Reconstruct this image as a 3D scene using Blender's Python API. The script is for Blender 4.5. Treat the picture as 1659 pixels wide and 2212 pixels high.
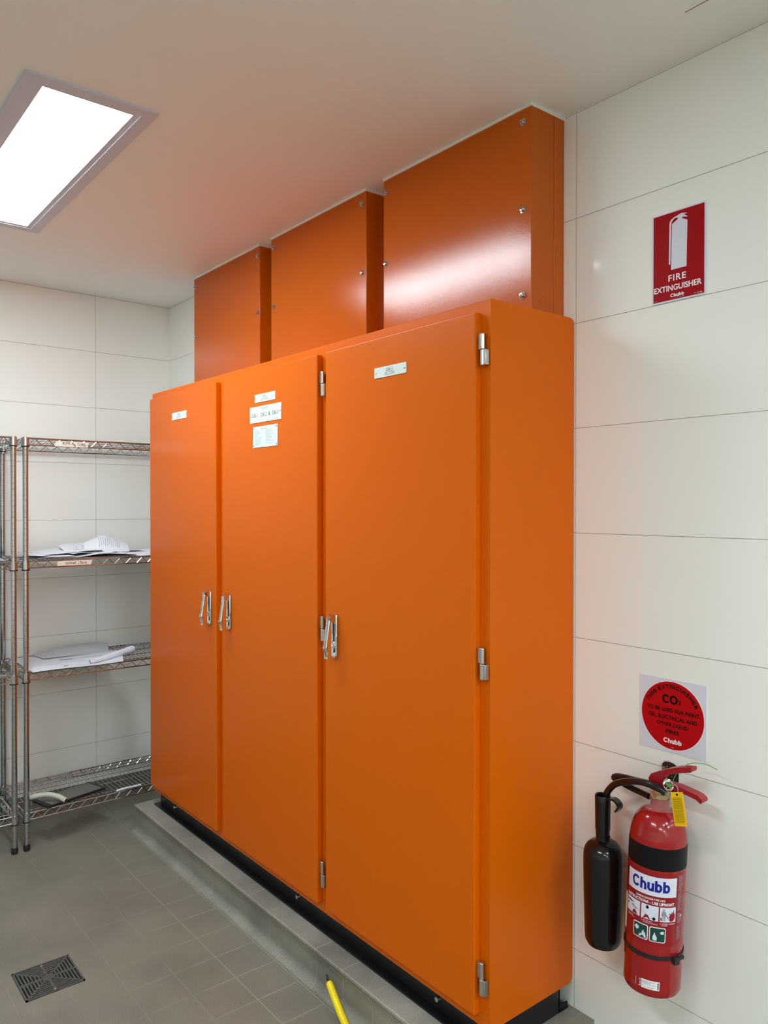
import bpy, math, random
from math import pi, sin, cos, radians as RAD
from mathutils import Vector, Matrix, Euler

for o in list(bpy.data.objects): bpy.data.objects.remove(o)
S = bpy.context.scene
COL = S.collection
random.seed(7)

# ------------------------------------------------------------------ camera
FPX = 1670.17
YAW, PITCH, ROLL = 2.46328, -0.009146, 0.000578
cam = bpy.data.cameras.new('camera'); cam.sensor_fit = 'HORIZONTAL'; cam.sensor_width = 36.0
cam.lens = 36.0 * FPX / 1659.0; cam.clip_start = 0.05; cam.clip_end = 60
co = bpy.data.objects.new('camera', cam); COL.objects.link(co)
F = Vector((cos(PITCH)*cos(YAW), cos(PITCH)*sin(YAW), sin(PITCH)))
Rv = F.cross(Vector((0, 0, 1))).normalized(); Uv = Rv.cross(F)
R2 = cos(ROLL)*Rv + sin(ROLL)*Uv; U2 = -sin(ROLL)*Rv + cos(ROLL)*Uv
m = Matrix((R2, U2, -F)).transposed().to_4x4(); m.translation = Vector((4.2138, -1.8211, 1.5767))
co.matrix_world = m
S.camera = co

# ------------------------------------------------------------------ world, light levels, exposure
w = bpy.data.worlds.new('world'); S.world = w; w.use_nodes = True
w.node_tree.nodes['Background'].inputs[0].default_value = (0.9, 0.95, 1.0, 1)
w.node_tree.nodes['Background'].inputs[1].default_value = 0.02
PANEL_E = 31.0                      # radiance of a ceiling diffuser
PANEL_COL = (0.88, 1.01, 1.07)
S.view_settings.view_transform = 'Standard'
S.view_settings.look = 'None'
S.view_settings.exposure = 0.20
S.view_settings.gamma = 1.0
S.view_settings.use_curve_mapping = False
S.cycles.max_bounces = 10
S.cycles.diffuse_bounces = 6
S.cycles.glossy_bounces = 5
S.cycles.caustics_reflective = False
S.cycles.caustics_refractive = False
S.cycles.sample_clamp_indirect = 6.0
S.cycles.use_denoising = True

# ------------------------------------------------------------------ materials
def lin(r, g, b):
    f = lambda c: ((c/255.0+0.055)/1.055)**2.4 if c > 10.3 else c/255.0/12.92
    return (f(r), f(g), f(b), 1.0)

def mat(name, col, rough=0.5, metal=0.0, spec=0.5, bump=0.0, bscale=200.0, var=0.0, vscale=8.0, coat=0.0, coatr=0.05, emit=None, estr=0.0, trans=0.0, alpha=1.0, bdist=0.001):
    M = bpy.data.materials.new(name); M.use_nodes = True
    N = M.node_tree.nodes; L = M.node_tree.links; B = N['Principled BSDF']
    c = col if len(col) == 4 else (*col, 1)
    B.inputs['Base Color'].default_value = c
    B.inputs['Roughness'].default_value = rough
    B.inputs['Metallic'].default_value = metal
    B.inputs['Specular IOR Level'].default_value = spec
    B.inputs['Coat Weight'].default_value = coat
    B.inputs['Coat Roughness'].default_value = coatr
    B.inputs['Transmission Weight'].default_value = trans
    B.inputs['Alpha'].default_value = alpha
    if emit:
        B.inputs['Emission Color'].default_value = (*emit, 1); B.inputs['Emission Strength'].default_value = estr
    G = N.new('ShaderNodeNewGeometry')
    if var > 0:
        n = N.new('ShaderNodeTexNoise'); n.inputs['Scale'].default_value = vscale; n.inputs['Detail'].default_value = 5
        L.new(G.outputs['Position'], n.inputs['Vector'])
        mr = N.new('ShaderNodeMapRange'); mr.inputs[1].default_value = 0.3; mr.inputs[2].default_value = 0.7
        mr.inputs[3].default_value = 1-var; mr.inputs[4].default_value = 1+var
        L.new(n.outputs['Fac'], mr.inputs[0])
        mx = N.new('ShaderNodeMix'); mx.data_type = 'RGBA'; mx.blend_type = 'MULTIPLY'; mx.inputs['Factor'].default_value = 1
        mx.inputs['A'].default_value = c; L.new(mr.outputs[0], mx.inputs['B']); L.new(mx.outputs['Result'], B.inputs['Base Color'])
    if bump > 0:
        n = N.new('ShaderNodeTexNoise'); n.inputs['Scale'].default_value = bscale; n.inputs['Detail'].default_value = 3
        L.new(G.outputs['Position'], n.inputs['Vector'])
        b = N.new('ShaderNodeBump'); b.inputs['Strength'].default_value = bump; b.inputs['Distance'].default_value = bdist
        L.new(n.outputs['Fac'], b.inputs['Height']); L.new(b.outputs['Normal'], B.inputs['Normal'])
    return M

def math_node(N, L, op, a, b=None, c=None):
    n = N.new('ShaderNodeMath'); n.operation = op
    for i, v in enumerate((a, b, c)):
        if v is None: continue
        if hasattr(v, 'links'): L.new(v, n.inputs[i])
        else: n.inputs[i].default_value = v
    return n.outputs[0]

def line_mask(N, L, coord, off, pitch, half):
    """1 on a joint line every pitch, else 0"""
    a = math_node(N, L, 'ADD', coord, -off + 1000*pitch)
    a = math_node(N, L, 'MODULO', a, pitch)
    a = math_node(N, L, 'SUBTRACT', a, pitch/2)
    a = math_node(N, L, 'ABSOLUTE', a)
    a = math_node(N, L, 'SUBTRACT', a, pitch/2 - half)
    return math_node(N, L, 'GREATER_THAN', a, 0.0)

def tile_mat(name, col, grout, axes, rough=0.1, grough=0.7, half=0.001, bumpd=0.001, speck=0.0, vary=0.0, groutfade=0.0, fine=0.0, waviness=0.0, specscale=600, spec=0.5, yboost=False):
    """axes: list of (axis 0/1/2, offset, pitch)"""
    M = bpy.data.materials.new(name); M.use_nodes = True
    N = M.node_tree.nodes; L = M.node_tree.links; B = N['Principled BSDF']
    G = N.new('ShaderNodeNewGeometry'); sx = N.new('ShaderNodeSeparateXYZ'); L.new(G.outputs['Position'], sx.inputs[0])
    masks = [line_mask(N, L, sx.outputs[a], o, p, half) for a, o, p in axes]
    mk = masks[0]
    for q in masks[1:]: mk = math_node(N, L, 'MAXIMUM', mk, q)
    colr = N.new('ShaderNodeRGB'); colr.outputs[0].default_value = col
    c = colr.outputs[0]
    def mult(c, fac_sock, lo, hi, f0=0.3, f1=0.7):
        mr = N.new('ShaderNodeMapRange'); mr.inputs[1].default_value = f0; mr.inputs[2].default_value = f1
        mr.inputs[3].default_value = lo; mr.inputs[4].default_value = hi; L.new(fac_sock, mr.inputs[0])
        mx = N.new('ShaderNodeMix'); mx.data_type = 'RGBA'; mx.blend_type = 'MULTIPLY'; mx.inputs['Factor'].default_value = 1
        L.new(c, mx.inputs['A']); L.new(mr.outputs[0], mx.inputs['B']); return mx.outputs['Result']
    if vary:
        n = N.new('ShaderNodeTexNoise'); n.inputs['Scale'].default_value = 3.5; n.inputs['Detail'].default_value = 6
        L.new(G.outputs['Position'], n.inputs['Vector']); c = mult(c, n.outputs['Fac'], 1-vary, 1+vary)
    if speck:
        n = N.new('ShaderNodeTexNoise'); n.inputs['Scale'].default_value = specscale; n.inputs['Detail'].default_value = 2
        L.new(G.outputs['Position'], n.inputs['Vector']); c = mult(c, n.outputs['Fac'], 1-speck, 1+speck)
    fac = mk
    if groutfade:
        n = N.new('ShaderNodeTexNoise'); n.inputs['Scale'].default_value = 2.2; n.inputs['Detail'].default_value = 4
        L.new(G.outputs['Position'], n.inputs['Vector'])
        mr = N.new('ShaderNodeMapRange'); mr.inputs[1].default_value = 0.38; mr.inputs[2].default_value = 0.62
        mr.inputs[3].default_value = 1-groutfade; mr.inputs[4].default_value = 1.0; L.new(n.outputs['Fac'], mr.inputs[0])
        vis = mr.outputs[0]
        if yboost:      # joints have been scrubbed clean near the kerb and are soiled further out
            m2 = N.new('ShaderNodeMapRange'); m2.inputs[1].default_value = -0.80; m2.inputs[2].default_value = -0.55
            m2.inputs[3].default_value = 0.12; m2.inputs[4].default_value = 0.70; L.new(sx.outputs[1], m2.inputs[0])
            vis = math_node(N, L, 'MAXIMUM', math_node(N, L, 'MULTIPLY', vis, 0.35), m2.outputs[0])
        fac = math_node(N, L, 'MULTIPLY', mk, vis)
    mx = N.new('ShaderNodeMix'); mx.data_type = 'RGBA'; L.new(fac, mx.inputs['Factor']); L.new(c, mx.inputs['A']); mx.inputs['B'].default_value = grout
    L.new(mx.outputs['Result'], B.inputs['Base Color'])
    r = math_node(N, L, 'MULTIPLY_ADD', mk, grough-rough, rough); L.new(r, B.inputs['Roughness'])
    B.inputs['Specular IOR Level'].default_value = spec
    h = math_node(N, L, 'MULTIPLY', mk, -1.0)
    if fine:
        n = N.new('ShaderNodeTexNoise'); n.inputs['Scale'].default_value = 350; L.new(G.outputs['Position'], n.inputs['Vector'])
        h = math_node(N, L, 'MULTIPLY_ADD', n.outputs['Fac'], fine, h)
    if waviness:
        n = N.new('ShaderNodeTexNoise'); n.inputs['Scale'].default_value = 5; n.inputs['Detail'].default_value = 1; L.new(G.outputs['Position'], n.inputs['Vector'])
        h = math_node(N, L, 'MULTIPLY_ADD', n.outputs['Fac'], waviness, h)
    b = N.new('ShaderNodeBump'); b.inputs['Strength'].default_value = 1; b.inputs['Distance'].default_value = bumpd
    L.new(h, b.inputs['Height']); L.new(b.outputs['Normal'], B.inputs['Normal'])
    return M

TZ0, TZP = 2.3967, 0.3
WALLC = lin(247, 247, 241); WGR = lin(172, 168, 158)
M_wall_main = tile_mat('main_wall_tile', WALLC, WGR, [(2, TZ0, TZP), (0, 2.8304, 0.6)], rough=0.09, waviness=0.25, half=0.0009)
M_wall_left = tile_mat('left_wall_tile', WALLC, WGR, [(2, TZ0, TZP), (1, -0.4171, 0.6)], rough=0.07, waviness=0.25, half=0.0009)
M_wall_other = tile_mat('other_wall_tile', WALLC, WGR, [(2, TZ0, TZP)], rough=0.12)
FC = lin(124, 119, 107); FG = lin(160, 154, 138)
M_floor = tile_mat('grey_quarry_tile', FC, FG, [(0, 1.310, 0.149), (1, -0.443, 0.153)], rough=0.5, grough=0.8, half=0.0020, bumpd=0.0006, speck=0.26, vary=0.14, groutfade=0.93, fine=0.15, specscale=380, yboost=True)
M_kerb = tile_mat('grey_kerb_tile', lin(138, 133, 123), FG, [(0, 1.310+0.06, 0.149)], rough=0.42, grough=0.8, half=0.0022, bumpd=0.0006, speck=0.32, vary=0.34, groutfade=0.35, fine=0.2, specscale=380)
M_skirt_l = tile_mat('grey_skirting_tile', lin(110, 106, 99), FG, [(1, -0.443, 0.153)], rough=0.45, half=0.0015, speck=0.15, vary=0.1, groutfade=0.5)
M_skirt_m = tile_mat('grey_skirting_tile_main', lin(110, 106, 99), FG, [(0, 1.310, 0.149)], rough=0.45, half=0.0015, speck=0.15, vary=0.1, groutfade=0.5)
M_ceil = mat('painted_ceiling', lin(246, 247, 243), rough=0.5, spec=0.3)
ORA = (0.70, 0.124, 0.0003, 1)
M_or = mat('orange_powder_coat', ORA, rough=0.33, bump=0.12, bscale=700, bdist=0.0004, spec=0.17)
M_org = mat('glossy_orange_powder_coat', (0.55, 0.102, 0.0002, 1), rough=0.14, bump=0.42, bscale=380, bdist=0.0004, spec=0.34)
M_black = mat('black_painted_steel', (0.008, 0.008, 0.009), rough=0.35)
M_white = mat('white_enamel', lin(232, 232, 230), rough=0.35)
M_sealant = mat('white_sealant', lin(240, 238, 230), rough=0.5)
M_lframe = mat('pale_lilac_luminaire_frame', lin(206, 208, 220), rough=0.4)
M_diff = mat('lit_diffuser', (0.9, 0.9, 0.9), rough=0.5, emit=PANEL_COL, estr=PANEL_E)
M_chrome = mat('chrome', (0.52, 0.53, 0.54), rough=0.12, metal=1.0)
M_chrome2 = mat('polished_chrome', (0.72, 0.72, 0.73), rough=0.05, metal=1.0)
M_zinc = mat('zinc_hinge', (0.62, 0.62, 0.60), rough=0.28, metal=1.0)
M_rubber = mat('black_rubber', (0.012, 0.012, 0.012), rough=0.45)
M_plate = mat('pale_engraved_plate', lin(222, 232, 226), rough=0.35)
M_ptxt = mat('grey_engraving', lin(120, 130, 135), rough=0.6)
M_ptxt2 = mat('dark_engraving', lin(50, 60, 68), rough=0.6)
M_ptxt3 = mat('faint_engraving', lin(178, 190, 190), rough=0.6)
M_red = mat('gloss_red_paint', (0.33, 0.006, 0.008, 1), rough=0.16, coat=0.25, coatr=0.05)
M_redd = mat('red_lever_paint', (0.32, 0.008, 0.014, 1), rough=0.25)
M_sred = mat('sign_red', (0.36, 0.0025, 0.008, 1), rough=0.4, spec=0.12)
M_cred = mat('sticker_red', (0.50, 0.003, 0.006, 1), rough=0.4, spec=0.12)
M_lred = mat('label_red', (0.29, 0.005, 0.010, 1), rough=0.28)
M_swhite = mat('sign_white', lin(222, 222, 236), rough=0.35)
M_swhite2 = mat('print_white', lin(245, 240, 242), rough=0.4)
M_sblack = mat('print_black', (0.004, 0.004, 0.004), rough=0.5, spec=0.12)
M_blue = mat('print_blue', (0.004, 0.008, 0.25), rough=0.4)
M_green = mat('print_green', (0.004, 0.055, 0.040), rough=0.4)
M_pale = mat('print_pale_grey', lin(150, 150, 155), rough=0.4)
M_band = mat('black_band', (0.004, 0.0045, 0.006), rough=0.45, spec=0.2)
M_horn = mat('black_moulded_plastic', (0.006, 0.006, 0.006), rough=0.16)
M_hose = mat('black_hose_rubber', (0.007, 0.007, 0.007), rough=0.22)
M_brass = mat('brass', (0.62, 0.50, 0.22), rough=0.25, metal=1.0)
M_brown = mat('dark_brown_steel', (0.035, 0.018, 0.012), rough=0.35)
M_yel = mat('yellow_plastic', (0.90, 0.52, 0.0, 1), rough=0.35)
M_yel2 = mat('yellow_cable_sheath', (0.86, 0.66, 0.0, 1), rough=0.4, var=0.06, vscale=30)
M_gtie = mat('green_plastic_tie', (0.10, 0.45, 0.14, 1), rough=0.4)
M_clear = mat('clear_plastic', (0.9, 0.9, 0.9, 1), rough=0.06, alpha=0.10)
M_paper = mat('white_paper', lin(226, 228, 236), rough=0.7, spec=0.2)
M_paper2 = mat('grey_white_paper', lin(205, 206, 212), rough=0.7, spec=0.2)
M_ink = mat('printed_ink', lin(120, 120, 126), rough=0.8)
M_inkd = mat('dark_printed_ink', lin(60, 60, 66), rough=0.8)
M_tape = mat('masking_tape', lin(226, 216, 204), rough=0.7, spec=0.2)
M_marker = mat('black_marker_ink', (0.01, 0.01, 0.012), rough=0.7)
M_pvc = mat('pale_grey_hose', lin(196, 198, 184), rough=0.55)
M_tray = mat('dark_grey_panel', lin(105, 102, 96), rough=0.5)
M_cast = mat('dark_cast_metal', lin(92, 90, 86), rough=0.42, metal=0.3, var=0.2, vscale=60, spec=0.6)
M_pit = mat('drain_sump_dark', (0.006, 0.006, 0.006), rough=0.8)
M_dark = mat('dark_glass', (0.01, 0.012, 0.02), rough=0.1)

# ------------------------------------------------------------------ mesh helpers
class MB:
    def __init__(s): s.v = []; s.f = []; s.m = []; s.sm = []; s.mats = []
    def mi(s, mt):
        if mt not in s.mats: s.mats.append(mt)
        return s.mats.index(mt)
    def add(s, vs, fs, mt, smooth=False):
        o = len(s.v); k = s.mi(mt)
        s.v += [tuple(v) for v in vs]
        for f in fs: s.f.append([i+o for i in f]); s.m.append(k); s.sm.append(smooth)
        return s
    def box(s, a, b, mt):
        (x0, y0, z0), (x1, y1, z1) = a, b
        vs = [(x0,y0,z0),(x1,y0,z0),(x1,y1,z0),(x0,y1,z0),(x0,y0,z1),(x1,y0,z1),(x1,y1,z1),(x0,y1,z1)]
        return s.add(vs, [(0,3,2,1),(4,5,6,7),(0,1,5,4),(1,2,6,5),(2,3,7,6),(3,0,4,7)], mt)
    def obox(s, c, ax, ay, az, mt):
        """oriented box, half vectors ax ay az"""
        c, ax, ay, az = map(Vector, (c, ax, ay, az)); vs = []
        for k in (-1, 1):
            for i, j in ((-1,-1),(1,-1),(1,1),(-1,1)): vs.append(c+ax*i+ay*j+az*k)
        return s.add(vs, [(0,3,2,1),(4,5,6,7),(0,1,5,4),(1,2,6,5),(2,3,7,6),(3,0,4,7)], mt)
    def prism(s, poly, fn, d0, d1, mt, smooth=False):
        """poly: 2d points CCW; fn(a,b,d)->xyz"""
        n = len(poly); vs = [fn(a, b, d0) for a, b in poly] + [fn(a, b, d1) for a, b in poly]
        fs = [list(range(n))[::-1], [n+i for i in range(n)]]
        s.add(vs, fs, mt)
        return s.add(vs, [(i, (i+1) % n, n+(i+1) % n, n+i) for i in range(n)], mt, smooth)
    def lathe(s, prof, mt, c=(0,0,0), seg=32, axis=(0,0,1), smooth=True, cap=True):
        """prof: (r, h) pairs along axis"""
        z = Vector(axis).normalized(); x = z.orthogonal().normalized(); y = z.cross(x); c = Vector(c)
        vs = []
        for r, h in prof:
            for i in range(seg):
                t = 2*pi*i/seg; vs.append(c + z*h + (x*cos(t)+y*sin(t))*r)
        fs = []
        for k in range(len(prof)-1):
            for i in range(seg):
                j = (i+1) % seg; fs.append((k*seg+i, k*seg+j, (k+1)*seg+j, (k+1)*seg+i))
        s.add(vs, fs, mt, smooth)
        if cap:
            n = len(prof)
            s.add([vs[i] for i in range(seg)], [list(range(seg))[::-1]], mt)
            s.add([vs[(n-1)*seg+i] for i in range(seg)], [list(range(seg))], mt)
        return s
    def tube(s, pts, r, mt, seg=8, smooth=True, caps=True, flat=None):
        pts = [Vector(p) for p in pts]; n = len(pts)
        rs = r if isinstance(r, (list, tuple)) else [r]*n
        T = []
        for i in range(n):
            a = pts[max(i-1, 0)]; b = pts[min(i+1, n-1)]; T.append((b-a).normalized())
        x = T[0].orthogonal().normalized()
        if flat: x = (Vector(flat) - T[0]*T[0].dot(Vector(flat))).normalized()
        vs = []
        for i in range(n):
            x = (x - T[i]*T[i].dot(x)).normalized(); y = T[i].cross(x)
            for k in range(seg):
                t = 2*pi*k/seg; vs.append(pts[i] + (x*cos(t)+y*sin(t))*rs[i])
        fs = [(i*seg+k, i*seg+(k+1) % seg, (i+1)*seg+(k+1) % seg, (i+1)*seg+k) for i in range(n-1) for k in range(seg)]
        s.add(vs, fs, mt, smooth)
        if caps:
            s.add(vs[:seg], [list(range(seg))[::-1]], mt); s.add(vs[-seg:], [list(range(seg))], mt)
        return s
    def rod(s, a, b, r, mt, seg=6): return s.tube([a, b], r, mt, seg)
    def build(s, name, parent=None, bevel=0, seg=2, **props):
        me = bpy.data.meshes.new(name)
        me.from_pydata(s.v, [], s.f); me.polygons.foreach_set('material_index', s.m)
        me.polygons.foreach_set('use_smooth', s.sm)
        for mt in s.mats: me.materials.append(mt)
        me.update()
        if any(s.sm): me.set_sharp_from_angle(angle=RAD(32))
        o = bpy.data.objects.new(name, me); COL.objects.link(o)
        if parent: o.parent = parent
        if bevel:
            b = o.modifiers.new('bevel', 'BEVEL'); b.width = bevel; b.segments = seg; b.limit_method = 'ANGLE'; b.angle_limit = RAD(40)
            b.harden_normals = False
        for k, v in props.items(): o[k] = v
        return o

def smooth_path(pts, sub=6):
    P = [Vector(p) for p in pts]; out = []
    P = [P[0]*2-P[1]] + P + [P[-1]*2-P[-2]]
    for i in range(1, len(P)-2):
        a, b, c, d = P[i-1], P[i], P[i+1], P[i+2]
        for k in range(sub):
            t = k/sub
            out.append(0.5*((2*b)+(-a+c)*t+(2*a-5*b+4*c-d)*t*t+(-a+3*b-3*c+d)*t**3))
    out.append(P[-2]); return out

def thing(name, label, cat, loc=(0,0,0), rot=(0,0,0), group=None):
    o = bpy.data.objects.new(name, None); COL.objects.link(o); o.location = loc; o.rotation_euler = rot
    o.empty_display_size = 0.1
    o['label'] = label; o['category'] = cat
    if group: o['group'] = group
    return o
def off(o, mb):
    """shift world-coordinate vertices of a builder into the frame of thing o (translation only)"""
    l = o.location; mb.v = [(x-l[0], y-l[1], z-l[2]) for x, y, z in mb.v]; return mb

_tc = {}
def text2d(s, bold=0.0, spacing=1.0):
    """flat text mesh normalised to its own box: returns verts (a,b) with a,b in 0..1, faces, aspect"""
    k = (s, bold, spacing)
    if k in _tc: return _tc[k]
    cu = bpy.data.curves.new('t', 'FONT'); cu.body = s; cu.size = 1; cu.offset = bold; cu.space_character = spacing; cu.resolution_u = 3
    ob = bpy.data.objects.new('t', cu); COL.objects.link(ob)
    bpy.context.view_layer.update()
    me = bpy.data.meshes.new_from_object(ob.evaluated_get(bpy.context.evaluated_depsgraph_get()))
    vs = [(v.co.x, v.co.y) for v in me.vertices]; fs = [tuple(p.vertices) for p in me.polygons]
    bpy.data.objects.remove(ob); bpy.data.curves.remove(cu); bpy.data.meshes.remove(me)
    x0 = min(v[0] for v in vs); x1 = max(v[0] for v in vs); y0 = min(v[1] for v in vs); y1 = max(v[1] for v in vs)
    r = ([((a-x0)/(x1-x0), (b-y0)/(y1-y0)) for a, b in vs], fs, (x1-x0)/(y1-y0)); _tc[k] = r
    return r
def put_text(mb, s, a0, b0, a1, b1, fn, d, mt, bold=0.0, spacing=1.0, shear=0.0):
    vs, fs, _ = text2d(s, bold, spacing)
    mb.add([fn(a0+(a1-a0)*u+shear*v*(b1-b0), b0+(b1-b0)*v, d) for u, v in vs], fs, mt)
def _arc(cx, cy, rx, ry, t0, t1, n=14): return [(cx+rx*cos(RAD(t0+(t1-t0)*i/n)), cy+ry*sin(RAD(t0+(t1-t0)*i/n))) for i in range(n+1)]
GL = {  # heavy grotesque letters: (advance, strokes)
 'C': (0.92, [_arc(0.45, 0.5, 0.345, 0.405, 38, 322, 22)]),
 'O': (0.98, [_arc(0.46, 0.5, 0.365, 0.405, 0, 360, 28)]),
 'h': (0.70, [[(0.12, 0.0), (0.12, 1.0)], [(0.12, 0.40)]+_arc(0.325, 0.42, 0.20, 0.225, 160, 0, 10)+[(0.525, 0.0)]]),
 'u': (0.70, [[(0.12, 0.74), (0.12, 0.30)]+_arc(0.30, 0.30, 0.18, 0.205, 190, 320, 8)+[(0.50, 0.26)], [(0.525, 0.0), (0.525, 0.74)]]),
 'b': (0.74, [[(0.12, 0.0), (0.12, 1.0)], _arc(0.345, 0.37, 0.215, 0.275, 0, 360, 24)]),
}
def put_stroke(mb, s, a0, b0, a1, b1, fn, d, mt, w=0.23):
    tot = sum(GL[c][0] for c in s)-0.06; x = -0.02; sa = (a1-a0)/tot; sb = b1-b0
    for c in s:
        for si, st in enumerate(GL[c][1]):
            dd = d + si*0.00012 + (0.00025 if s.index(c) % 2 else 0)
            n = len(st); L_ = []; R_ = []
            for i in range(n):
                p, q = st[max(i-1, 0)], st[min(i+1, n-1)]
                if st[0] == st[-1] or (abs(st[0][0]-st[-1][0]) < 1e-6 and abs(st[0][1]-st[-1][1]) < 1e-6):
                    if i in (0, n-1): p, q = st[-2], st[1]
                tx, ty = q[0]-p[0], q[1]-p[1]; l = math.hypot(tx, ty) or 1; nx, ny = -ty/l*w/2, tx/l*w/2*0.92
                L_.append((st[i][0]+nx, st[i][1]+ny)); R_.append((st[i][0]-nx, st[i][1]-ny))
            vs = []
            for l_, r_ in zip(L_, R_): vs += [fn(a0+(x+l_[0])*sa, b0+l_[1]*sb, dd), fn(a0+(x+r_[0])*sa, b0+r_[1]*sb, dd)]
            mb.add(vs, [(2*i, 2*i+1, 2*i+3, 2*i+2) for i in range(n-1)], mt)
        x += GL[c][0]
def put_hand(mb, s, a0, b0, a1, b1, fn, d, mt, seed=1):
    """marker handwriting: single letters, each a little off line"""
    rr = random.Random(seed); n = len(s); st = (a1-a0)/n; H_ = b1-b0
    for i, ch in enumerate(s):
        if ch == ' ': continue
        vs, fs, asp = text2d(ch, 0.012)
        up = ch.isupper() or ch in 'dlt'; h = H_*(1.0 if up else 0.68)*(0.9+0.2*rr.random()); wd = min(st*0.72, h*0.7)*(0.8+0.3*rr.random())
        if ch in 'iIl': wd = st*0.22
        bb = b0+H_*0.10*(rr.random()-0.5)-(H_*0.3 if ch in 'gy' else 0); sk = 0.15*(rr.random()-0.4)
        mb.add([fn(a0+st*(i+0.1)+wd*u+sk*v*h, bb+h*v, d) for u, v in vs], fs, mt)
def put_poly(mb, poly, fn, d, mt, n=1):
    mb.add([fn(a, b, d) for a, b in poly], [list(range(len(poly)))], mt)
def put_rect(mb, a0, b0, a1, b1, fn, d, mt, n=1, m=1):
    vs = [fn(a0+(a1-a0)*i/n, b0+(b1-b0)*j/m, d) for j in range(m+1) for i in range(n+1)]
    fs = [(j*(n+1)+i, j*(n+1)+i+1, (j+1)*(n+1)+i+1, (j+1)*(n+1)+i) for j in range(m) for i in range(n)]
    mb.add(vs, fs, mt)
def rrect(a0, b0, a1, b1, r, k=4):
    out = []
    for cx, cy, t0 in ((a1-r, b0+r, -90), (a1-r, b1-r, 0), (a0+r, b1-r, 90), (a0+r, b0+r, 180)):
        for i in range(k+1): t = RAD(t0+90*i/k); out.append((cx+r*cos(t), cy+r*sin(t)))
    return out
FY = lambda y: (lambda a, b, d: (a, y-d, b))       # on a surface facing -y, raised by d
FX = lambda x: (lambda a, b, d: (x+d, a, b))       # on a surface facing +x

# ================================================================== ROOM
RX1, RY0, H = 8.6, -5.2, 2.70
DR = (1.4245, -1.1765, 1.6095, -0.9915)   # floor drain opening
mb = MB()
x0, y0, x1, y1 = DR; T = -0.12
for a, b in (((-0.1, RY0-0.1, T), (x0, 0.1, 0)), ((x1, RY0-0.1, T), (RX1+0.1, 0.1, 0)), ((x0, RY0-0.1, T), (x1, y0, 0)), ((x0, y1, T), (x1, 0.1, 0))):
    mb.box(a, b, M_floor)
mb.box((x0, y0, T), (x1, y1, -0.07), M_pit)
mb.build('floor', kind='structure')
mb = MB(); mb.box((-0.1, RY0-0.1, H), (RX1+0.1, 0.1, H+0.1), M_ceil)
mb.build('ceiling', kind='structure')
MB().box((-0.1, 0, 0), (RX1+0.1, 0.1, H), M_wall_main).build('wall_back', kind='structure')
MB().box((-0.1, RY0, 0), (0, 0, H), M_wall_left).build('wall_left', kind='structure')
MB().box((RX1, RY0, 0), (RX1+0.1, 0, H), M_wall_other).build('wall_right', kind='structure')
MB().box((-0.1, RY0-0.1, 0), (RX1+0.1, RY0, H), M_wall_other).build('wall_front', kind='structure')
# coved tile skirting
def cove(d, h=0.088, t=0.006, r=0.03):
    pts = [(0, 0), (r+t, 0)]
    for i in range(6): a = RAD(90*i/5); pts.append((t+r-r*sin(a), 0.002+r-r*cos(a)))
    pts += [(t, h), (0, h)]; return pts
pc = cove(0)
MB().prism([(p[0], p[1]) for p in pc], lambda a, b, d: (a, d, b), RY0, -0.036, M_skirt_l).build('baseboard_left', kind='structure')
MB().prism([(p[0], p[1]) for p in pc], lambda a, b, d: (d, -a, b), 0.0, 0.549, M_skirt_m).build('baseboard_back', kind='structure')
MB().prism([(p[0], p[1]) for p in pc], lambda a, b, d: (d, -a, b), 2.902, RX1, M_skirt_m).build('baseboard_back_right', kind='structure')
# tiled kerb the cabinet stands on
prof = [(0, 0), (0, 0.126), (-0.416, 0.126), (-0.420, 0.123), (-0.420, 0.1145), (-0.4135, 0.113), (-0.4135, 0.110), (-0.4185, 0.1088), (-0.4185, 0.1055), (-0.413, 0.1045), (-0.413, 0.034)]
for i in range(1, 7): a = RAD(90*i/6); prof.append((-0.413-0.0275*(1-cos(a)), 0.034-0.031*sin(a)))
prof += [(-0.4405, 0.0015), (-0.4405, 0)]
MB().prism([(a, b) for a, b in prof], lambda a, b, d: (d, a, b), 0.55, 2.90, M_kerb).build('trim_1', kind='structure')
# fine straight joint in the ceiling lining near the main wall
MB().box((3.264, -0.1762, H-0.0012), (4.2, -0.1748, H+0.001), mat('ceiling_joint_line', lin(150, 142, 132), rough=0.7)).build('trim_2', kind='structure')

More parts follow.
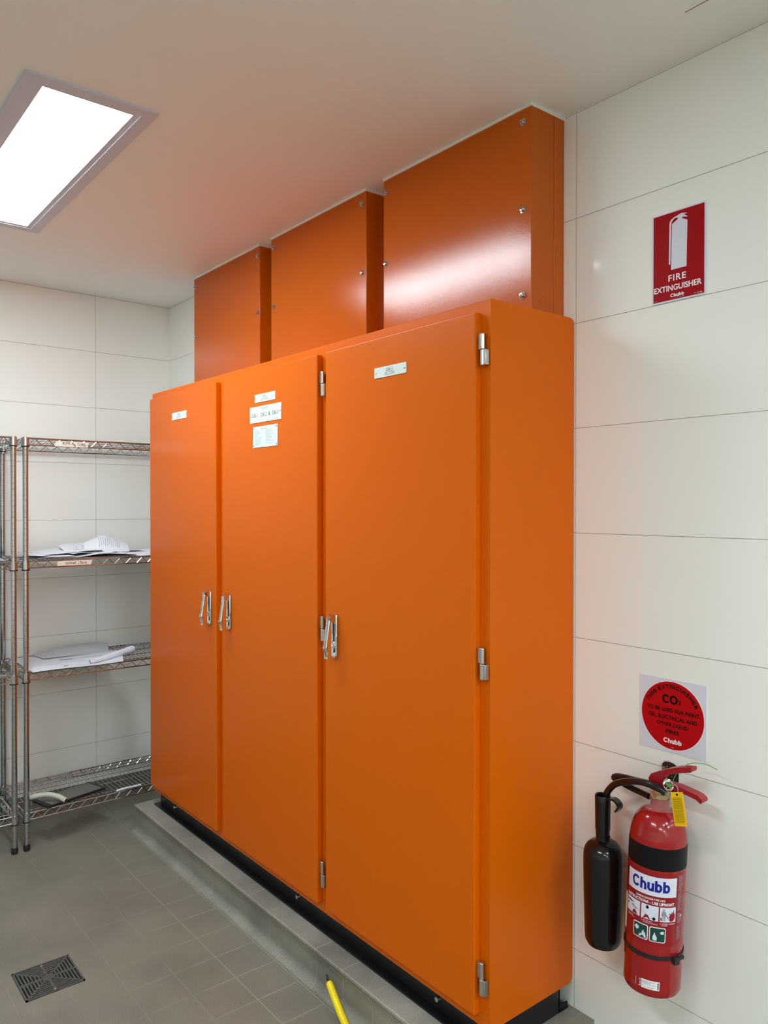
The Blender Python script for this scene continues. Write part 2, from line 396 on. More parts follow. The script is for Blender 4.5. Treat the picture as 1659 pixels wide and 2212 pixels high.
# ------------------------------------------------------------------ ceiling lights
def luminaire(x0, x1, y0, y1, label):
    t = thing('ceiling_light', label, 'ceiling light', ((x0+x1)/2, (y0+y1)/2, H), group='recessed ceiling light panels')
    X0, X1, Y0, Y1 = (x0-x1)/2, (x1-x0)/2, (y0-y1)/2, (y1-y0)/2
    fi = 0.056; e = 0.018           # frame width; raised inner step
    mb = MB()
    def ring(ax0, ay0, ax1, ay1, bx0, by0, bx1, by1, za, zb):
        vs = [(ax0,ay0,za),(ax1,ay0,za),(ax1,ay1,za),(ax0,ay1,za),(bx0,by0,zb),(bx1,by0,zb),(bx1,by1,zb),(bx0,by1,zb)]
        mb.add(vs, [(0,4,5,1),(1,5,6,2),(2,6,7,3),(3,7,4,0)], M_lframe)
    s = fi - e
    ring(X0, Y0, X1, Y1, X0, Y0, X1, Y1, 0.0, -0.006)
    ring(X0, Y0, X1, Y1, X0+s, Y0+s, X1-s, Y1-s, -0.006, -0.006)
    ring(X0+s, Y0+s, X1-s, Y1-s, X0+s, Y0+s, X1-s, Y1-s, -0.006, -0.0035)
    ring(X0+s, Y0+s, X1-s, Y1-s, X0+fi, Y0+fi, X1-fi, Y1-fi, -0.0035, -0.0035)
    ring(X0+fi, Y0+fi, X1-fi, Y1-fi, X0+fi, Y0+fi, X1-fi, Y1-fi, -0.0035, -0.0005)
    mb.build('frame', t)
    MB().box((X0+fi, Y0+fi, -0.0025), (X1-fi, Y1-fi, -0.0003), M_diff).build('diffuser', t)
    return t
luminaire(0.829, 2.076, -1.284, -0.926, 'lit rectangular ceiling light panel with a pale frame at upper left')
luminaire(2.80, 4.047, -2.758, -2.40, 'unseen ceiling light panel added above the camera to brighten the extinguisher wall')  # fill panel out of view, added to lift the right part of the main wall
luminaire(5.05, 5.408, -1.50, -0.253, 'crosswise lit ceiling light panel right of the cabinet, nearest the extinguisher')
luminaire(6.30, 6.658, -1.50, -0.253, 'crosswise lit ceiling light panel second along from the extinguisher')
luminaire(5.20, 6.447, -3.20, -2.842, 'unseen lengthwise ceiling light panel added behind the camera in the middle right of the room for side light')  # out of view, added to send light onto the cabinet's right side
luminaire(7.15, 8.397, -3.20, -2.842, 'unseen lengthwise ceiling light panel added behind the camera near the right wall for side light')  # another unseen panel added for light from the far right

# ================================================================== ELECTRICAL CABINET
cab = thing('electrical_cabinet', 'tall orange three-door electrical cabinet standing on the grey tiled kerb', 'cabinet', (1.716, -0.174, 0.126))
CX0, CX1, CYF, CZ0, CZ1 = 0.607, 2.826, -0.348, 0.200, 2.111
prof = [(CYF, CZ0), (-0.022, CZ0)]
for i in range(1, 6): a = RAD(90*i/5); prof.append((-0.022+0.018*sin(a), CZ0+0.018*(1-cos(a))))
for i in range(0, 6): a = RAD(90*i/5); prof.append((-0.022+0.018*cos(a), CZ1-0.018*(1-sin(a))))
prof.append((CYF, CZ1))
mb = MB().prism(prof, lambda a, b, d: (d, a, b), CX0, CX1, M_or); off(cab, mb).build('body', cab, bevel=0.0025)
# black channel plinth
mb = MB()
mb.box((0.612, -0.346, 0.126), (2.822, -0.300, 0.131), M_black)
mb.box((0.624, -0.316, 0.131), (2.822, -0.311, 0.196), M_black)
mb.box((0.624, -0.340, 0.194), (2.822, -0.300, 0.2), M_black)
mb.box((0.620, -0.316, 0.126), (0.625, -0.030, 0.2), M_black)
mb.box((2.814, -0.345, 0.126), (2.819, -0.052, 0.2), M_black)
mb.box((0.625, -0.056, 0.126), (2.819, -0.050, 0.2), M_black)
mb.box((2.7, -0.050, 0.126), (2.82, -0.014, 0.131), M_black); mb.box((2.813, -0.050, 0.131), (2.818, -0.014, 0.143), M_black)
for x in (0.80, 1.86, 2.6): mb.lathe([(0.0, 0.012), (0.007, 0.012), (0.009, 0.006), (0.009, 0.0)], M_zinc, (x, -0.316, 0.165), 12, (0, -1, 0), cap=False)
off(cab, mb).build('plinth', cab)

def hinge(x, z0, z1, yc, door):
    zm = (z0+z1)/2; mb = MB()
    mb.lathe([(0.0045, zm+0.0005), (0.0062, zm+0.001), (0.0062, z1-0.001), (0.005, z1)], M_zinc, (x, yc, 0), 14)
    mb.lathe([(0.005, z0), (0.0062, z0+0.001), (0.0062, zm-0.001), (0.0045, zm-0.0005)], M_zinc, (x, yc, 0), 14)
    mb.box((x-0.014, yc-0.003, zm+0.001), (x-0.001, yc+0.006, z1-0.001), M_zinc)
    mb.box((x+0.001, yc-0.003, z0+0.001), (x+0.014, yc+0.010, zm-0.001), M_zinc)
    return off(cab, mb).build('hinge', door, bevel=0.0008)

def plate(x0, z0, x1, z1, y, door, kind):
    mb = MB(); mb.box((x0, y-0.0022, z0), (x1, y+0.001, z1), M_plate)
    f = FY(y-0.0022); W = x1-x0; Hh = z1-z0; e = 0.0004
    def screw(a, b): mb.lathe([(0.0032, 0), (0.003, 0.0012), (0.0012, 0.0018)], M_zinc, (a, y-0.0022, b), 8, (0, -1, 0))
    if kind[0] == 'section':
        put_text(mb, kind[1], x0+W*0.39, z0+Hh*0.52, x0+W*0.60, z0+Hh*0.82, f, e, M_ptxt, 0.0)
        put_text(mb, 'SECTION', x0+W*0.34, z0+Hh*0.16, x0+W*0.64, z0+Hh*0.44, f, e, M_ptxt, 0.0)
        screw(x0+0.008, z0+Hh*0.5); screw(x1-0.008, z0+Hh*0.5)
    if kind[0] == 'main':
        put_text(mb, 'DB-1,  DB-2  &  DB-3', x0+W*0.09, z0+Hh*0.30, x1-W*0.09, z0+Hh*0.58, f, e, M_ptxt2, 0.0, 1.12)
        for a, b, c, d in ((0.34, 0.84, 0.62, 0.89), (0.37, 0.77, 0.59, 0.80), (0.05, 0.08, 0.20, 0.11), (0.52, 0.08, 0.93, 0.11)):
            put_rect(mb, x0+W*a, z0+Hh*b, x0+W*c, z0+Hh*d, f, e, M_ptxt3)
        screw(x0+0.007, z0+Hh*0.42); screw(x1-0.007, z0+Hh*0.52)
    if kind[0] == 'table':
        rr = random.Random(3)
        put_rect(mb, x0+W*0.34, z0+Hh*0.84, x0+W*0.62, z0+Hh*0.89, f, e, M_ptxt3)
        for i in range(11):
            zz = z0+Hh*(0.76-0.062*i)
            put_rect(mb, x0+W*0.08, zz, x0+W*(0.22+rr.random()*0.18), zz+Hh*0.026, f, e, M_ptxt3)
            if i != 9: put_rect(mb, x0+W*0.52, zz, x0+W*(0.66+rr.random()*0.25), zz+Hh*0.026, f, e, M_ptxt3)
        for a in (x0+0.008, x1-0.008):
            for b in (z0+0.007, z1-0.007): screw(a, b)
    return off(cab, mb).build('nameplate', door)

def handle(xr, y, door):
    """chrome swing handle: flat escutcheon on the door, lever hinged at its top and swung out"""
    mb = MB(); xc = xr-0.013; z0, z1 = 1.084, 1.222
    f = FY(y)
    mb.prism(rrect(xc-0.012, z0, xc+0.012, z1, 0.006), f, 0.0, 0.004, M_chrome2)
    rim = rrect(xc-0.012, z0, xc+0.012, z1, 0.006)
    mb.tube([f(a, b, 0.005) for a, b in rim+rim[:1]], 0.0028, M_chrome2, 6)
    # round lock boss with recess low on the plate
    mb.lathe([(0.0125, 0.003), (0.0125, 0.008), (0.0105, 0.0105), (0.009, 0.0105), (0.007, 0.006), (0.0, 0.005)], M_chrome2, (xc, y, 1.122), 18, (0, -1, 0), cap=False)
    # wedge at the bottom of the plate
    mb.add([f(xc-0.010, z0+0.002, 0.003), f(xc+0.010, z0+0.002, 0.003), f(xc+0.009, z0+0.016, 0.003), f(xc-0.009, z0+0.016, 0.003), f(xc-0.007, z0+0.005, 0.010), f(xc+0.007, z0+0.005, 0.010)],
           [(0,1,5,4),(1,2,5),(2,3,4,5),(3,0,4)], M_chrome2)
    mb.prism(rrect(xc-0.0075, 1.132, xc-0.0005, 1.194, 0.003), f, 0.0035, 0.0045, M_black)
    mb.prism(rrect(xc-0.004, z0+0.010, xc+0.003, 1.112, 0.003), f, 0.0035, 0.0045, M_black)
    # pivot head at top
    mb.prism([(0.002, 1.196), (0.020, 1.198), (0.030, 1.204), (0.032, 1.211), (0.022, 1.219), (0.010, 1.2235), (0.002, 1.2225)], lambda a, b, d: (xc+d, y-a, b), -0.0115, 0.0115, M_chrome2)
    # lever
    pts = [(0.024, 1.213), (0.029, 1.205), (0.032, 1.180), (0.037, 1.150), (0.041, 1.124), (0.042, 1.117), (0.040, 1.108), (0.038, 1.096), (0.038, 1.082)]
    wd = [0.010, 0.0105, 0.010, 0.0095, 0.0095, 0.0105, 0.009, 0.009, 0.0095]
    th = [0.0045, 0.005, 0.005, 0.0045, 0.0048, 0.007, 0.005, 0.0048, 0.0055]
    n = 10; vs = []
    for i, (d, z) in enumerate(pts):
        for k in range(n):
            t = 2*pi*k/n; vs.append((xc+wd[i]*cos(t)*(1 if abs(cos(t)) < 0.9 else 0.95), y-d-th[i]*sin(t), z))
    fs = [(i*n+k, (i+1)*n+k, (i+1)*n+(k+1) % n, i*n+(k+1) % n) for i in range(len(pts)-1) for k in range(n)]
    fs += [list(range(n)), [len(vs)-n+k for k in range(n)][::-1]]
    mb.add(vs, fs, M_chrome2, True)
    mb.lathe([(0.0, 0.0068), (0.004, 0.006), (0.0055, 0.003), (0.0058, 0.0)], M_chrome2, (xc, y-0.043, 1.117), 12, (0, -1, 0), cap=False)
    return off(cab, mb).build('handle', door, label='chrome swing handle')

YD = -0.371
DZ0, DZ1 = 0.2345, 2.0795
doors = []
for x0, x1 in ((0.629, 1.318), (1.378, 2.0565), (2.1075, 2.792)):
    mb = MB().box((x0, YD, DZ0), (x1, CYF+0.0005, DZ1), M_or)
    # folded return strip visible in the gap
    d = off(cab, mb).build('door', cab, bevel=0.0035, seg=3); doors.append(d)
for x in (2.0725, 2.8085):
    dd = doors[1] if x < 2.5 else doors[2]
    for z0, z1 in ((1.939, 2.022), (1.121, 1.204), (0.294, 0.380)): hinge(x, z0, z1, -0.360, dd)
handle(1.277+0.002, YD, doors[0]); handle(1.449, YD, doors[1]); handle(2.177, YD, doors[2])
plate(0.889, 1.958, 1.040, 1.990, YD, doors[0], ('section', 'DB-3'))
plate(1.643, 1.959, 1.790, 1.989, YD, doors[1], ('section', 'DB-1'))
plate(1.605, 1.884, 1.831, 1.944, YD, doors[1], ('main',))
plate(1.628, 1.791, 1.806, 1.869, YD, doors[1], ('table',))
plate(2.370, 1.958, 2.518, 1.989, YD, doors[2], ('section', 'DB-2'))

# ------------------------------------------------------------------ boxes from cabinet top to ceiling
def riser(x0, x1, bolts, label, seam=False):
    t = thing('cable_riser_box', label, 'metal box', ((x0+x1)/2, -0.071, CZ1), group='orange riser boxes above the cabinet')
    yf = -0.142
    mb = MB().box((x0+0.002, yf+0.002, CZ1), (x1-0.0005, -0.0005, 2.6915), M_org)
    if seam:
        mb.box((x1-0.001, -0.046, CZ1), (x1+0.0012, -0.0005, 2.6915), M_org)
        mb.tube([(x1, -0.088, 2.168), (x1+0.0008, -0.096, 2.158), (x1+0.0004, -0.104, 2.150)], 0.0025, M_or, 6)
    off(t, mb).build('body', t, bevel=0.0015)
    mb = MB().box((x0, yf-0.0015, CZ1+0.0005), (x1, yf+0.0019, 2.691), M_org); off(t, mb).build('cover_panel', t, bevel=0.001)
    mb = MB()      # sealant bead between the box and the ceiling
    b = 0.006
    mb.tube([(x0, yf-0.001, 2.6955), (x1, yf-0.001, 2.6955), (x1+0.001, -0.001, 2.6955)], b, M_sealant, 6)
    mb.tube([(x0, yf, 2.6955), (x0, -0.001, 2.6955)], b, M_sealant, 6)
    off(t, mb).build('sealant_bead', t, label='white sealant bead')
    for bx, bz in bolts:
        mb = MB().lathe([(0.0105, 0.0), (0.0105, 0.0015), (0.0072, 0.002), (0.0072, 0.0065), (0.0052, 0.009), (0.0028, 0.0092), (0.0028, 0.007), (0.0, 0.007)], M_chrome, (bx, yf-0.0015, bz), 14, (0, -1, 0), cap=False)
        off(t, mb).build('bolt', t, label='chrome dome bolt')
    return t
def bl(x0, x1): return [(x0, 2.65), (x0, 2.405), (x1, 2.651), (x1, 2.406)]
riser(0.632, 1.279, bl(0.650, 1.264)+[(0.650, 2.165), (1.264, 2.165)], 'leftmost and smallest-looking orange metal box between cabinet top and ceiling')
riser(1.375, 2.031, bl(1.396, 2.008)+[(1.396, 2.165), (2.008, 2.165)], 'middle orange metal box between cabinet top and ceiling')
riser(2.130, 2.786, [(2.142, 2.65), (2.142, 2.405), (2.142, 2.165), (2.756, 2.655), (2.756, 2.410), (2.756, 2.168)], 'rightmost orange metal box above the cabinet, with a glossy white light reflection', True)

# ================================================================== WIRE SHELVING
SH = [1.884, 1.323, 0.811, 0.176]
PX0, PX1 = 0.030, 0.460
def post_mesh():
    mb = MB(); r = 0.0127; prof = [(0.008, 0.028), (r, 0.030)]
    z = 0.06
    while z < 1.83:
        prof += [(r, z-0.0012), (r-0.0008, z-0.0006), (r-0.0008, z+0.0006), (r, z+0.0012)]; z += 0.0256
    prof += [(r, 1.878), (r-0.002, 1.884)]
    mb.lathe(prof, M_chrome, (0, 0, 0), 18); return mb
def foot_mesh():
    return MB().lathe([(0.009, 0.0), (0.0135, 0.003), (0.0150, 0.012), (0.0145, 0.022), (0.0125, 0.030)], M_rubber, (0, 0, 0), 16)
def shelf_mesh(L):
    """wire shelf, corners at post centres (PX0..PX1, 0..L); z=0 at collar top"""
    mb = MB(); zt, zb = -0.0045, -0.0345; r1 = 0.0033; d = PX1-PX0
    for x in (0, d):
        for y in (0, L):
            mb.lathe([(0.0132, 0.0), (0.0158, -0.001), (0.0172, -0.040), (0.0145, -0.0405)], M_chrome, (x, y, 0), 18, cap=False)
            mb.lathe([(0.0133, -0.0400), (0.0178, -0.0402), (0.0178, -0.0455), (0.0133, -0.046)], M_rubber, (x, y, 0), 18, cap=False)
    def truss(a, b, n):
        a = Vector(a); b = Vector(b); u = (b-a).normalized(); a = a+u*0.013; b = b-u*0.013
        for z in (zt, zb): mb.rod(a+Vector((0, 0, z)), b+Vector((0, 0, z)), r1, M_chrome, 8)
        pts = []
        for i in range(2*n+1):
            p = a+(b-a)*(i/(2*n)); pts.append(p+Vector((0, 0, (zb if i % 2 == 0 else zt-0.002))))
        for i in range(2*n): mb.rod(pts[i], pts[i+1], 0.0021, M_chrome, 6)
    n = round(L/0.0585)
    truss((d+0.006, 0, 0), (d+0.006, L, 0), n); truss((-0.006, 0, 0), (-0.006, L, 0), n)
    truss((0, -0.006, 0), (d, -0.006, 0), 7); truss((0, L+0.006, 0), (d, L+0.006, 0), 7)
    k = round(L/0.0215)
    for i in range(1, k):
        y = L*i/k; mb.rod((-0.006, y, zt+0.0025), (d+0.006, y, zt+0.0025), 0.0014, M_chrome, 5)
    for x in (d*0.08, d*0.36, d*0.64, d*0.92): mb.rod((x, 0, zt-0.001), (x, L, zt-0.001), 0.0021, M_chrome, 6)
    return mb
Lsh = 0.857
def shelving(y0, label):
    t = thing('wire_shelving_unit', label, 'shelving', (PX0, y0, 0), group='chrome wire shelving units along the left wall')
    return t
unitA = shelving(-0.886, 'chrome wire shelving unit between the orange cabinet and its neighbour, with taped shelf labels')
P0 = post_mesh().build('post', unitA); F0 = foot_mesh().build('foot', P0, label='black rubber foot')
S0 = shelf_mesh(Lsh).build('shelf', unitA); S0.location = (0, 0, SH[0])
def dup(o, parent, loc):
    c = o.copy(); COL.objects.link(c); c.parent = parent; c.location = loc; return c
for x, y in ((PX1-PX0, 0), (0, Lsh), (PX1-PX0, Lsh)):
    q = dup(P0, unitA, (x, y, 0)); dup(F0, q, (0, 0, 0))
for z in SH[1:]: dup(S0, unitA, (0, 0, z))
unitB = shelving(-0.937-Lsh, 'chrome wire shelving unit cut off by the left edge of the photo')
for x, y in ((0, 0), (PX1-PX0, 0), (0, Lsh), (PX1-PX0, Lsh)):
    q = dup(P0, unitB, (x, y, 0)); dup(F0, q, (0, 0, 0))
for z in (1.884, 1.323, 0.811, 0.176): dup(S0, unitB, (0, 0, z))

# taped hand-written labels on the front rails
def tape(a0, a1, z0, z1, ta, tb, text, parent, slack):
    mb = MB(); x = PX1+0.011; n = 14; f = FX(x)
    vs = []; 
    for j in range(3):
        for i in range(n+1):
            a = a0+(a1-a0)*i/n; b = z0+(z1-z0)*j/2 + slack*(i/n)
            jag = 0.004*((-1)**i)*0.3 if j != 1 else 0
            vs.append(f(a+(0.006 if (j == 2) else 0)*(1 if i in (0, n) else 0), b+jag*0.4, 0.0008*sin(i*1.3+j)))
    fs = [(j*(n+1)+i, j*(n+1)+i+1, (j+1)*(n+1)+i+1, (j+1)*(n+1)+i) for j in range(2) for i in range(n)]
    mb.add(vs, fs, M_tape)
    vs2 = [(v[0]-0.0016, v[1], v[2]) for v in vs]; mb.add(vs2, [tuple(reversed(q)) for q in fs], M_tape)
    put_hand(mb, text, ta[0], ta[1], tb[0], tb[1], f, 0.0016, M_marker, len(text))
    off(parent, mb).build('shelf_label', parent, label='hand-written masking tape label')
tape(-0.760, -0.610, 1.8475, 1.8725, (-0.727, 1.8555), (-0.617, 1.8685), 'POPPiNg Candy', unitA, 0.0)
tape(-0.752, -0.596, 1.2925, 1.3145, (-0.715, 1.2990), (-0.617, 1.3115), 'canned items', unitA, 0.001)

# ------------------------------------------------------------------ papers and loose things on the shelves
def sheet(name, corners, zf, mt, nu, nv, label, cat, prints=(), group=None, th=0.0006):
    """corners: 4 (x,y) points, zf(u,v)->z; a thin paper sheet with printed marks"""
    mb = MB(); A, B_, C, D = [Vector((*c, 0)) for c in corners]
    def P(u, v, d=0.0):
        p = (A*(1-u)+B_*u)*(1-v)+(D*(1-u)+C*u)*v
        return (p.x, p.y, zf(u, v)+d)
    for d, mtt in ((0.0, mt), (-th, mt)):
        vs = [P(i/nu, j/nv, d) for j in range(nv+1) for i in range(nu+1)]
        fs = [(j*(nu+1)+i, j*(nu+1)+i+1, (j+1)*(nu+1)+i+1, (j+1)*(nu+1)+i) for j in range(nv) for i in range(nu)]
        mb.add(vs, fs, mtt, True)
    for (u0, v0, u1, v1, pm) in prints:
        k = max(2, int((u1-u0)*nu)+1); q = max(1, int((v1-v0)*nv)+1)
        vs = [P(u0+(u1-u0)*i/k, v0+(v1-v0)*j/q, 0.0009) for j in range(q+1) for i in range(k+1)]
        mb.add(vs, [(j*(k+1)+i, j*(k+1)+i+1, (j+1)*(k+1)+i+1, (j+1)*(k+1)+i) for j in range(q) for i in range(k)], pm)
    o = mb.build(name, label=label, category=cat)
    if group: o['group'] = group
    return o
def fs_(u): return u*u*(3-2*u)
Z2 = SH[1]+0.0005
prt = [(0.06+0.05*i, 0.15, 0.067+0.05*i, 0.5+0.3*((i*7) % 5)/5, M_ink) for i in range(12)]
sheet('paper_sheet', [(0.43, -0.865), (0.44, -0.28), (0.13, -0.25), (0.08, -0.86)], lambda u, v: Z2+0.003+0.004*sin(9*u+3*v)*sin(7*v)+0.006*sin(3*u)*v, M_paper2, 24, 10, 'lowest wide sheet of paper spread along the shelf below the upper tape label', 'paper', group='papers on the second shelf')
sheet('paper_sheet', [(0.455, -0.60), (0.470, -0.17), (0.20, -0.10), (0.17, -0.56)], lambda u, v: Z2+0.012+0.005*sin(8*u)+0.007*v-0.009*max(0, 0.25-v)*3*(1 if u > 0.5 else 0), M_paper, 20, 10, 'bent sheet of paper whose corner hangs over the shelf rail beside the cabinet', 'paper', group='papers on the second shelf')
sheet('paper_sheet', [(0.40, -0.66), (0.40, -0.44), (0.10, -0.38), (0.14, -0.66)], lambda u, v: Z2+0.018+0.052*fs_(max(0, v-0.25)/0.75)*(0.55+0.45*u)+0.004*sin(8*u), M_paper, 14, 14, 'crumpled sheet of paper standing up to a peak in the middle of the pile', 'paper', prints=prt[3:9], group='papers on the second shelf')
sheet('paper_sheet', [(0.33, -0.58), (0.34, -0.36), (0.22, -0.33), (0.20, -0.55)], lambda u, v: Z2+0.016+0.085*fs_(v)*(1-abs(u-0.45)*1.1), M_paper, 12, 12, 'tilted printed sheet with lines of text rising at the peak of the pile', 'paper', prints=[(0.34+0.045*i, 0.38+0.03*(i%3), 0.347+0.045*i, 0.84-0.04*((i*5)%4), M_inkd if i > 8 else M_ink) for i in range(11)], group='papers on the second shelf')
sheet('paper_sheet', [(0.44, -0.87), (0.45, -0.66), (0.20, -0.66), (0.18, -0.87)], lambda u, v: Z2+0.010+0.026*fs_(max(0, 1-u*1.6))*(0.4+0.6*v), M_paper, 12, 8, 'curled sheet with small dark marks lying against the left post', 'paper', prints=[(0.12+0.12*i, 0.62, 0.17+0.12*i, 0.74, M_inkd) for i in range(3)], group='papers on the second shelf')
sheet('paper_sheet', [(0.462, -0.83), (0.466, -0.42), (0.25, -0.40), (0.24, -0.82)], lambda u, v: Z2+0.006+0.010*fs_(min(1, max(0, (u-0.2)*1.6)))*(1-0.3*v)+0.003*sin(11*u), M_paper2, 20, 8, 'thin sheet at the front edge of the pile just above the lower tape label', 'paper', group='papers on the second shelf')
sheet('paper_sheet', [(0.34, -0.80), (0.36, -0.50), (0.12, -0.46), (0.10, -0.80)], lambda u, v: Z2+0.014+0.016*fs_(u)+0.012*v*sin(2.2*u+0.4), M_paper, 16, 10, 'sheet rising gently toward the peak from the left of the pile', 'paper', group='papers on the second shelf')
sheet('paper_sheet', [(0.30, -0.36), (0.31, -0.12), (0.06, -0.10), (0.06, -0.40)], lambda u, v: Z2+0.012+0.006*sin(5*u+1)+0.004*v, M_paper2, 14, 8, 'flat sheet at the back of the pile beside the orange cabinet', 'paper', group='papers on the second shelf')
Z3 = SH[2]+0.0005
lines = [(0.05, 0.30+0.09*i, 0.35+0.12*((i*3) % 4), 0.306+0.09*i, M_ink) for i in range(6)] + [(0.38, 0.60, 0.50, 0.63, M_inkd), (0.50, 0.60, 0.8, 0.66, M_paper2), (0.35, 0.13, 0.40, 0.17, M_ink)]
sheet('paper_drawing', [(0.482, -0.862), (0.494, -0.452), (0.20, -0.350), (0.06, -0.862)], lambda u, v: Z3+0.003+0.002*sin(6*u+4*v)+0.005*max(0, u-0.6), M_paper, 22, 14, 'large flat drawing sheet with faint printed lines on the third shelf', 'paper', prints=lines)
sheet('paper_drawing', [(0.20, -0.74), (0.21, -0.42), (0.05, -0.38), (0.05, -0.76)], lambda u, v: Z3+0.006+0.030*fs_(v)*sin(pi*min(1, u*0.75)), M_paper2, 18, 8, 'second drawing sheet curling up against the wall behind the flat sheet', 'paper')
mb = MB()       # rolled end of a sheet
a, b = Vector((0.455, -0.60, Z3+0.012)), Vector((0.330, -0.345, Z3+0.026)); ax = (b-a).normalized(); n = 30
x_ = ax.orthogonal().normalized(); y_ = ax.cross(x_); vs = []
for i in range(n+1):
    t = 2*pi*1.6*i/n; r = 0.016+0.006*(i/n)
    for e, rr in ((a, 0.45), (b, 1.0)): vs.append(e+(x_*cos(t)+y_*sin(t))*r*rr)
mb.add(vs, [(2*i, 2*i+1, 2*i+3, 2*i+2) for i in range(n)], M_paper, True)
mb.build('rolled_paper', label='rolled-up white sheet lying across the third shelf beside the cabinet', category='paper')
# dark panel in the bottom shelf
t = thing('framed_panel', 'flat dark grey panel with a black rim lying on the bottom wire shelf', 'panel', (0.34, -0.62, SH[3]))
A = Vector((0.276, -0.546, 0)); B_ = Vector((0.406, -0.508, 0)); dl = Vector((0.27, -0.963, 0)).normalized()*0.30; C = B_+dl; D = A+dl
z0 = SH[3]+0.002
mb = MB(); cen = (A+B_+C+D)/4
mb.prism([(p.x, p.y) for p in (A, D, C, B_)], lambda a, b, d: (a, b, d), z0, z0+0.010, M_rubber)
off(t, mb).build('rim', t, bevel=0.0015)
mb = MB(); ins = [cen+(p-cen)*0.88 for p in (A, D, C, B_)]
mb.prism([(p.x, p.y) for p in ins], lambda a, b, d: (a, b, d), z0+0.0095, z0+0.0115, M_tray); off(t, mb).build('panel_face', t)
# ribbed hose offcut
mb = MB(); pth = smooth_path([(0.395, -0.868, 0.214), (0.405, -0.822, 0.220), (0.428, -0.780, 0.222), (0.462, -0.745, 0.214), (0.490, -0.722, 0.199)], 14)
rs = [0.0115+0.0004*(-1)**i for i in range(len(pth))]
mb.tube(pth, rs, M_pvc, 16, caps=False); mb.tube(list(reversed(pth[-8:])), 0.0085, M_pit, 12, caps=False)
mb.add([pth[-1]+(Vector((0.3, 0.2, 1)).normalized().orthogonal()*0)], [], M_pvc)
mb.build('hose_offcut', label='short curved pale grey hose lying on the dark panel on the bottom shelf', category='hose')
mb = MB(); pth = smooth_path([(0.468, -0.478, SH[3]+0.005), (0.470, -0.44, SH[3]+0.009), (0.468, -0.40, SH[3]+0.008), (0.462, -0.354, SH[3]+0.006)], 6)
mb.tube(pth, [0.005*(0.7+0.4*sin(i)**2) for i in range(len(pth))], M_paper, 7); mb.build('plastic_wrap', label='twisted strip of white wrap on the bottom shelf rail beside the cabinet', category='wrapping')
# neighbours unit: papers at the picture edge
for k, z in enumerate((0.0, 0.004, 0.008, 0.012)):
    sheet('paper_sheet', [(0.45-0.01*k, -1.30), (0.455-0.008*k, -0.965-0.008*k), (0.16, -0.975), (0.16, -1.30)], lambda u, v, z=z: Z2+0.002+z+0.001*sin(9*u), M_paper if k % 2 else M_paper2, 8, 4,
          'sheet in the flat paper stack at the left photo edge, ' + ('lowest of the four', 'second from the bottom', 'second from the top', 'topmost of the four')[k], 'paper', group='paper stack on the left unit')
mb = MB().lathe([(0.030, 0.0), (0.034, 0.004), (0.034, 0.11), (0.026, 0.125), (0.016, 0.14), (0.016, 0.155)], M_dark, (0.12, -1.015, Z2), 20); mb.build('dark_bottle', label='dark bottle at the left photo edge on the second shelf of the left unit', category='bottle')
mb = MB().lathe([(0.030, 0.0), (0.034, 0.004), (0.034, 0.11), (0.026, 0.125), (0.016, 0.14), (0.016, 0.155)], M_dark, (0.12, -1.015, Z3), 20); mb.build('dark_bottle', label='dark bottle at the left photo edge on the third shelf of the left unit', category='bottle')
mb = MB(); mb.add([(0.40, -1.09, Z3+0.002), (0.40, -0.985, Z3+0.002), (0.28, -0.975, Z3+0.085), (0.28, -1.09, Z3+0.085), (0.399, -1.09, Z3+0.001), (0.399, -0.985, Z3+0.001), (0.278, -0.975, Z3+0.085), (0.278, -1.09, Z3+0.085)],
    [(0,1,2,3), (7,6,5,4), (0,4,5,1), (1,5,6,2), (2,6,7,3), (3,7,4,0)], M_paper); mb.build('paper_sheet', label='white sheet leaning up on the third shelf of the left unit', category='paper')

# ================================================================== SIGNS ON THE MAIN WALL
f = FY(0.0)
mb = MB(); mb.box((3.0745, -0.0022, 2.0985), (3.2235, -0.0002, 2.3285), M_swhite)
mb.prism(rrect(3.0785, 2.1025, 3.2180, 2.3250, 0.001), f, 0.0021, 0.0028, M_sred)
e = 0.0032
put_poly(mb, [(3.1288, 2.1788), (3.1712, 2.1788), (3.1734, 2.2949), (3.1584, 2.3028), (3.1591, 2.3061), (3.1467, 2.3076), (3.1467, 2.3033), (3.1308, 2.2949)], f, e, M_swhite)
put_poly(mb, [(3.1591, 2.3061), (3.1729, 2.3028), (3.1737, 2.3038), (3.1622, 2.3116), (3.1713, 2.3111), (3.1713, 2.3128), (3.156, 2.3163), (3.1451, 2.313), (3.1467, 2.3076)], f, e, M_swhite)
hp = [((3.1451, 2.313), (3.1459, 2.3078)), ((3.1358, 2.3107), (3.1389, 2.3084)), ((3.1290, 2.3070), (3.1340, 2.3050)), ((3.1258, 2.3035), (3.1305, 2.3010)), ((3.124, 2.2982), (3.1287, 2.2954)), ((3.1224, 2.1938), (3.1268, 2.1930))]
for i in range(len(hp)-1): put_poly(mb, [hp[i][0], hp[i+1][0], hp[i+1][1], hp[i][1]], f, e, M_swhite)
put_text(mb, 'FIRE', 3.1215, 2.1500, 3.1697, 2.1662, f, e, M_swhite2, 0.02, 1.18)
put_text(mb, 'EXTINGUISHER', 3.0810, 2.1255, 3.2120, 2.1405, f, e, M_swhite2, 0.022)
put_stroke(mb, 'Chubb', 3.1275, 2.1090, 3.1655, 2.1175, f, e, M_swhite2)
put_text(mb, '13 10 98', 3.1925, 2.1050, 3.2125, 2.1078, f, e, M_swhite2, 0.01)
put_rect(mb, 3.1272, 2.1056, 3.1460, 2.1060, f, e, M_pale); put_rect(mb, 3.1470, 2.1053, 3.1654, 2.1064, f, e, M_pale)
